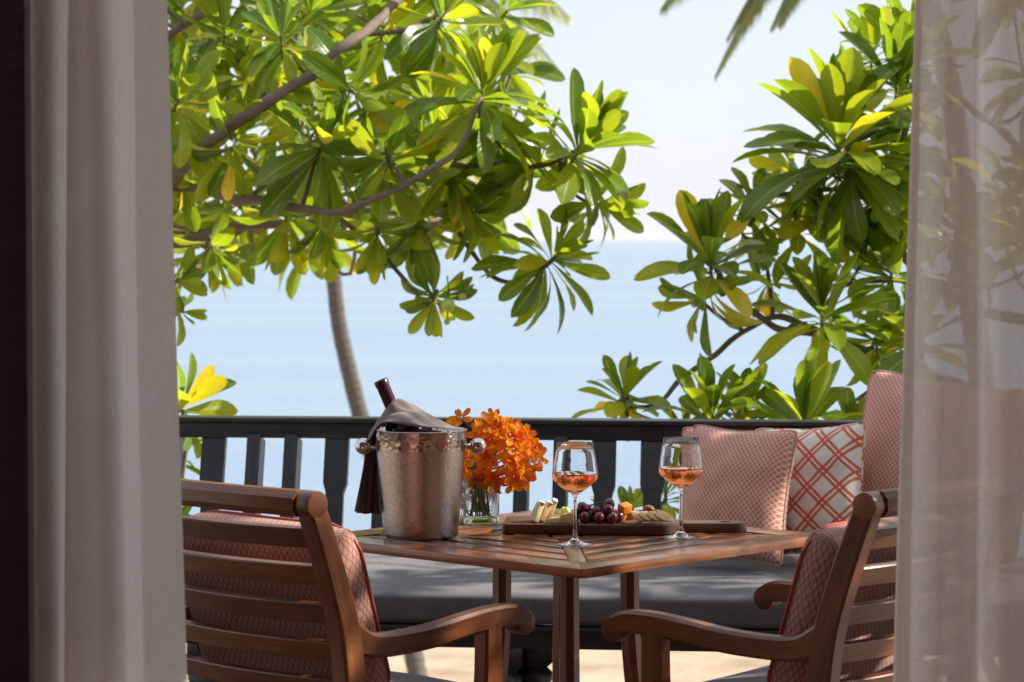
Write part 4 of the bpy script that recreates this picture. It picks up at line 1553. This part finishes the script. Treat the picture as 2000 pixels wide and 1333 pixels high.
# the rosettes one can pick out
for a in ((945, 168, 9.0, 80, 16, 165, 24, 5, 108), (1140, 283, 9.0, 55, 14, 165, 26, 5, 88), (1058, 318, 9.12, 20, 15, 135, 15, 55, 140), (1086, 500, 9.05, 40, 28, 132, 21, 22, 135),
          (845, 590, 9.1, 250, 40, 88, 20, 25, 120), (640, 268, 8.88, 60, 38, 160, 19, 25, 135), (548, 72, 8.95, 95, 42, 120, 19, 30, 130), (350, 190, 9.0, 70, 35, 150, 16, 25, 125),
          (735, 470, 9.2, 262, 25, 115, 11, 15, 85), (560, 440, 9.5, 268, 25, 120, 11, 12, 75), (415, 492, 9.7, 285, 30, 105, 13, 12, 85), (348, 548, 9.4, 20, 30, 80, 10, 20, 95),
          (868, 28, 9.25, 60, 35, 140, 18, 30, 120), (610, 20, 9.3, 40, 35, 140, 16, 30, 120), (880, 345, 9.1, 290, 30, 140, 18, 20, 110), (760, 330, 8.88, 280, 30, 140, 16, 20, 115),
          (450, 300, 8.9, 250, 30, 135, 15, 20, 120), (700, 190, 8.92, 320, 30, 140, 15, 20, 120), (480, 150, 9.5, 110, 30, 135, 16, 25, 125), (925, 420, 9.25, 300, 20, 140, 15, 15, 95),
          (820, 200, 9.4, 200, 30, 135, 15, 25, 120), (980, 290, 9.2, 310, 25, 140, 14, 20, 110), (355, 360, 9.5, 270, 35, 120, 14, 20, 110), (640, 440, 9.4, 275, 25, 125, 10, 12, 80),
          (820, 440, 9.2, 265, 25, 130, 12, 12, 90), (1180, 400, 9.1, 350, 25, 120, 12, 20, 100), (360, 610, 9.5, 350, 20, 70, 7, 20, 90), (440, 60, 9.5, 90, 30, 130, 15, 25, 120), (740, 90, 9.4, 250, 30, 135, 13, 25, 120)):
    LT.pxros(*a[:7], tmin=a[7], tmax=a[8], droop=.28)
# leaves farther back and around the frame
k = 0
while k < 44:
    px, py = rng.uniform(250, 1010), rng.uniform(-40, 455)
    if py > 430 - .10 * (px - 340) and px > 620:
        continue
    LT.pxros(px, py, rng.uniform(9.9, 12.2), rng.uniform(30, 150), rng.uniform(-20, 40), rng.uniform(110, 140), 13, tmin=20, tmax=120, weight=.45, stem=.35)
    k += 1
for k in range(60):
    LT.pxros(rng.uniform(-900, 1000), rng.uniform(-650, -80), rng.uniform(9.2, 12.5), rng.uniform(40, 140), rng.uniform(-20, 30), 135, 14, weight=.1)
for k in range(34):
    LT.pxros(rng.uniform(-800, 300), rng.uniform(-100, 560), rng.uniform(9.2, 12.0), rng.uniform(40, 140), rng.uniform(-20, 30), 135, 14, weight=.1)
LT.finish()

# small round green fruits hanging in the low cluster
for px, py, r_, lab_ in ((875, 596, .0245, 'pale yellow-green round fruit hanging largest in the low leaf cluster'), (903, 580, .014, 'small pale green fruit above the large hanging fruit'), (873, 629, .011, 'tiny pale green fruit under the large hanging fruit')):
    fo = thing('tree_fruit', lab_, 'fruit', P(px, py, 8.98), 0, 'fruits hanging in the tree')
    MB().lathe([(0, -r_), (r_ * .55, -r_ * .9), (r_ * .95, -r_ * .35), (r_ * 1.0, r_ * .25), (r_ * .7, r_ * .78), (r_ * .2, r_ * .95), (0, r_ * .85)], 18).build('fruit_skin', M['green_grape'], fo, angle=180)
    MB().tube([(0, 0, r_ * .85), (.003, .01, r_ * 1.9), (-.004, .05, r_ * 2.9 + .03)], .003, 6).build('stalk', M['stem'], fo)

# ---- tree whose branches come in from the right
SHADE_CROWN = 47
bx = P(2250, 468, 10.0).x
RT = Tree('broadleaf_tree', 'large-leaved green tree reaching in from behind the sheer curtain', 'tree', (bx, 10.0, ZG), M['leaf'], 'broadleaf trees beyond the railing')
RT.branch([(bx, 10.0, ZG - .2), (bx + .05, 9.95, -1.6), (bx - .05, 10.0, -.4), (bx + .03, 9.9, .3), P(2200, 700, 9.8), P(2160, 500, 9.7)], .17, .08, 'trunk')
RT.pxbranch([(2200, 700, 9.8), (2050, 640, 9.5), (1900, 600, 9.3), (1790, 530, 9.1), (1735, 450, 9.0), (1690, 370, 8.95), (1650, 280, 8.9)], 13, 6)
RT.pxbranch([(2200, 700, 9.8), (2000, 770, 9.5), (1860, 750, 9.2), (1757, 712, 9.0), (1680, 682, 8.95), (1600, 655, 8.9), (1500, 630, 8.9), (1432, 575, 8.85), (1387, 508, 8.8)], 12, 5)
RT.pxbranch([(1600, 648, 8.9), (1520, 620, 9.0), (1460, 645, 9.0), (1395, 692, 8.95), (1330, 742, 8.9), (1285, 790, 8.85), (1245, 795, 8.8), (1220, 770, 8.8)], 6.5, 4)
RT.pxbranch([(1455, 648, 9.0), (1415, 625, 8.95), (1370, 590, 8.9)], 4.5, 3.5)
RT.pxbranch([(1900, 600, 9.3), (1820, 560, 9.2), (1760, 548, 9.1), (1700, 552, 9.1), (1640, 560, 9.1)], 6, 4)
RT.pxbranch([(2160, 500, 9.7), (2000, 300, 9.5), (1880, 200, 9.3), (1790, 150, 9.2), (1750, 110, 9.1)], 9, 4)
RT.pxbranch([(2160, 500, 9.7), (2130, 250, 9.6), (2060, 0, 9.4), (1950, -250, 9.2)], 12, 6)
RT.pxbranch([(1640, 560, 9.1), (1620, 590, 8.9), (1606, 605, 8.8)], 4.5, 3.5)
RT.pxbranch([(1690, 370, 8.95), (1600, 370, 9.1), (1500, 380, 9.15), (1440, 360, 9.2)], 5, 3.5)
RT.pxbranch([(1757, 712, 9.0), (1700, 760, 9.0), (1650, 800, 9.1)], 5, 3.5)
for a in ((1640, 262, 8.8, 88, 12, 225, 25, 5, 80), (1655, 300, 8.85, 100, 10, 175, 15, 75, 130), (1385, 498, 8.75, 98, 20, 165, 17, 6, 80), (1366, 588, 8.8, 205, 25, 125, 10, 25, 110),
          (1606, 600, 8.75, 92, 24, 155, 19, 6, 100), (1220, 768, 8.75, 85, 22, 115, 13, 12, 95), (1222, 785, 8.78, 275, 10, 75, 7, 15, 70), (1752, 150, 8.9, 85, 12, 165, 17, 6, 85),
          (1700, 410, 9.0, 250, 20, 140, 18, 20, 110), (1475, 400, 9.1, 75, 20, 120, 13, 18, 110), (1560, 440, 9.2, 95, 20, 110, 12, 20, 110), (1712, 690, 8.9, 265, 25, 110, 14, 20, 110),
          (1755, 650, 9.0, 100, 25, 120, 14, 20, 110), (1740, 300, 9.1, 80, 20, 145, 16, 25, 120), (1550, 340, 9.2, 160, 20, 120, 12, 25, 115), (1460, 470, 9.15, 300, 20, 110, 12, 25, 115), (1680, 520, 9.1, 60, 20, 115, 12, 25, 120),
          (1500, 560, 9.2, 270, 20, 100, 9, 20, 90), (1775, 90, 9.0, 95, 10, 150, 15, 6, 85), (1770, 230, 9.1, 80, 15, 150, 14, 15, 110), (1745, 380, 9.0, 100, 15, 140, 14, 15, 110),
          (1700, 100, 9.3, 100, 10, 130, 13, 8, 95), (1600, 400, 9.1, 90, 15, 130, 13, 10, 95), (1740, 520, 9.0, 95, 20, 125, 13, 12, 100)):
    RT.pxros(*a[:7], tmin=a[7], tmax=a[8], droop=.22)
for k in range(46):
    RT.pxros(rng.uniform(1790, 2900), rng.uniform(-300, 760), rng.uniform(8.6, 11.5), rng.uniform(40, 140), rng.uniform(-20, 30), 145, 15, weight=.1)
RT.branch([P(2160, 500, 9.7), (3.1, 9.0, 2.3), (3.9, 8.0, 2.9), (4.5, 6.9, 3.3), (4.9, 5.9, 3.6)], .06, .03)  # unseen limb added to carry the shading crown
RT.branch([(3.9, 8.0, 2.9), (3.3, 7.2, 3.3), (3.2, 6.4, 3.6)], .03, .015)
for k in range(SHADE_CROWN):      # unseen extra crown, added right of the veranda to shade table and bench
    a, r = rng.uniform(0, 6.28), rng.uniform(0, 1) ** .5
    p = Vector((4.2 + 1.3 * r * math.cos(a), 7.0 + 2.1 * r * math.sin(a), 3.5 + 1.1 * rng.uniform(-1, 1) * math.sqrt(1 - r * r * .9)))
    RT.rosette(p, Vector((rng.uniform(-.5, .5), rng.uniform(-.5, .5), 1)), 15, .27, weight=.05)
RT.finish()

# ---- shrubs close behind the railing
def shrub(label, foot, ros, mat, n=1):
    t_ = Tree('leafy_shrub', label, 'shrub', foot, mat, 'shrubs behind the railing')
    f = Vector(foot)
    for a in ros:
        c = P(*a[:3])
        zl = min(c.z - .12, .30) + rng.uniform(-.1, .02)
        t_.branch([f + Vector((rng.uniform(-.08, .08), rng.uniform(-.05, .05), -.1)), Vector((f.x, f.y, zl - .9)), Vector((f.x + (c.x - f.x) * .25, c.y + .05, zl)), Vector((f.x + (c.x - f.x) * .8, c.y, zl + .02)), c.lerp(Vector((c.x, c.y, zl)), .3), c - Vector((0, 0, .02))], .016, .007, 'stem', 30)
        t_.pxros(*a[:7], tmin=a[7], tmax=a[8], droop=.12)
    t_.finish()


shrub('green shrub rosette rising behind the coral pillow and the rail', (P(2080, 468, 8.75).x, 8.75, ZG),
      ((1392, 812, 8.55, 92, 14, 150, 16, 8, 80), (1445, 806, 8.7, 78, 12, 135, 12, 10, 85), (1340, 850, 8.75, 100, 15, 100, 11, 20, 95), (1460, 850, 8.6, 85, 15, 95, 11, 20, 90), (1300, 960, 8.7, 90, 15, 100, 11, 15, 90)), M['leaf_green'])
shrub('green shrub rosette rising above the white lattice pillow', (P(2160, 468, 8.7).x, 8.7, ZG),
      ((1570, 822, 8.5, 92, 10, 165, 14, 8, 72), (1660, 840, 8.7, 80, 14, 110, 12, 15, 90), (1545, 850, 8.75, 100, 15, 100, 10, 20, 95)), M['leaf_green'])
shrub('low shrub showing between the balusters behind the serving board', (P(2020, 468, 8.6).x, 8.6, ZG),
      ((1226, 1012, 8.5, 92, 15, 100, 9, 8, 75), (1160, 1030, 8.6, 95, 15, 70, 9, 15, 85)), M['leaf_green'])
shrub('green shrub rosette peeping out beside the opaque curtain above the rail', (P(180, 468, 8.7).x, 8.7, ZG),
      ((360, 790, 8.55, 48, 20, 145, 13, 12, 95), (320, 880, 8.7, 60, 15, 110, 12, 15, 100), (340, 1040, 8.7, 60, 20, 90, 12, 15, 100)), M['leaf_green'])

# ------------------------------------------------------------------ palms on the beach
def palm(label, foot, top_, bend, fronds, seed, r0=.13):
    rg_ = random.Random(seed)
    foot, top_ = Vector(foot), Vector(top_)
    t_ = thing('palm_tree', label, 'palm tree', foot, 0, 'palms on the beach')
    path = smooth_path([tuple(Vector(p) - foot) for p in bend], 60)
    rad = [r0 * (1 - .42 * i / 60) * (1.35 - .35 * min(1, i / 6)) * (1 + .03 * math.sin(i * 2.4)) for i in range(61)]
    MB().tube(path, rad, 16).build('trunk', M['palm_bark'], t_, angle=180)
    for az, el, L, dr in fronds:
        a = R(az)
        h = Vector((math.cos(a), math.sin(a), 0))
        pts = []
        for i in range(21):
            s = i / 20
            pts.append(top_ - foot + h * (L * s * math.cos(R(el) * (1 - s)) * .92) + Vector((0, 0, L * (math.sin(R(el)) * s - dr * s * s))))
        b = MB()
        b.tube(pts, [.022 * (1 - .85 * i / 20) for i in range(21)], 6)
        sd = h.cross(Vector((0, 0, 1)))
        for i in range(5, 116):
            s = i / 116
            j = min(19, int(s * 20))
            p = pts[j].lerp(pts[j + 1], s * 20 - j)
            tg = (pts[j + 1] - pts[j]).normalized()
            for sg in (-1, 1):
                ll = L * .26 * math.sin(math.pi * min(1, .12 + .86 * s)) ** .7 * rg_.uniform(.85, 1.1)
                d = (tg * .42 + sd * sg * .75 + Vector((0, 0, -.45 - .5 * s + rg_.uniform(-.12, .12)))).normalized()
                wdt = tg.cross(d).cross(d).normalized() * .012
                q = p + d * ll * .55 + Vector((0, 0, .02))
                e = p + d * ll + Vector((0, 0, -.10 * ll))
                b.add([p - wdt * .6, p + wdt * .6, q + wdt, q - wdt, e], [(0, 1, 2, 3), (3, 2, 4)], [[(.4, s), (.6, s), (.6, s), (.4, s)], [(.4, s), (.6, s), (.5, s)]])
        b.build('frond', M['frond'], t_, angle=180)
    return t_


YA = 26.0
bend = [P(835, 1420, YA - .6), P(818, 1333, YA - .5), P(806, 1268, YA - .4), P(752, 980, YA), P(708, 828, YA), P(676, 700, YA), P(660, 620, YA), P(650, 520, YA), P(641, 400, YA), P(640, 200, YA), P(650, -60, YA)]
gz = ZG - (YA - .6 - 24) * .055 - .15
bend[0] = bend[1] + (bend[0] - bend[1]).normalized() * ((bend[1].z - gz) / abs((bend[0] - bend[1]).normalized().z))
palm('slender leaning palm trunk on the beach rising behind the ice bucket', bend[0], bend[-1], bend,
     [(-10, 22, 2.55, .80), (-30, 40, 2.6, .78), (14, 34, 2.7, .72), (30, 50, 2.9, .62), (-75, 35, 2.8, .6), (60, 50, 2.8, .5), (100, 40, 2.8, .6), (140, 55, 2.8, .5), (180, 35, 2.8, .6), (215, 50, 2.8, .55), (250, 60, 2.8, .6), (20, 75, 2.6, .5), (200, 78, 2.6, .4)], 3, .106)
YB2 = 22.0
fo = P(2010, 468, YB2)
fo.z = ZG - .1
bend = [fo, P(1960, 1100, YB2), P(1900, 600, YB2), P(1860, 200, YB2), P(1800, -60, YB2), P(1770, -190, YB2)]
palm('palm with drooping fronds above the leaves near the sheer curtain', bend[0], bend[-1], bend,
     [(182, 25, 1.78, 1.26), (176, 30, 1.66, 1.2), (196, 28, 1.35, 1.3), (212, 30, 1.5, 1.25), (168, 35, 2.3, .95), (192, 50, 2.0, 1.0), (235, 45, 2.2, .85), (265, 40, 2.2, .9), (300, 50, 2.5, .7), (340, 45, 2.7, .6), (20, 45, 2.7, .6), (60, 50, 2.7, .6), (110, 45, 2.7, .6), (145, 60, 2.6, .5), (250, 72, 2.5, .6)], 5, .13)

# ------------------------------------------------------------------ sea haze: one closed box of thin even air round the whole place
t = NT('sea_haze')
pv = t.n('ShaderNodeVolumePrincipled')
pv.inputs['Color'].default_value = (.93, .95, 1.0, 1)
pv.inputs['Density'].default_value = 1.0e-4
t.l(pv.outputs[0], t.out.inputs['Volume'])
hz = MB().box((0, 0, 0), (76000, 31000, 60)).build('haze', t.m, None, TR((0, 15000, 20)), smooth=False)
tag(hz, 'pale thin haze over the sea', 'haze', kind='stuff')
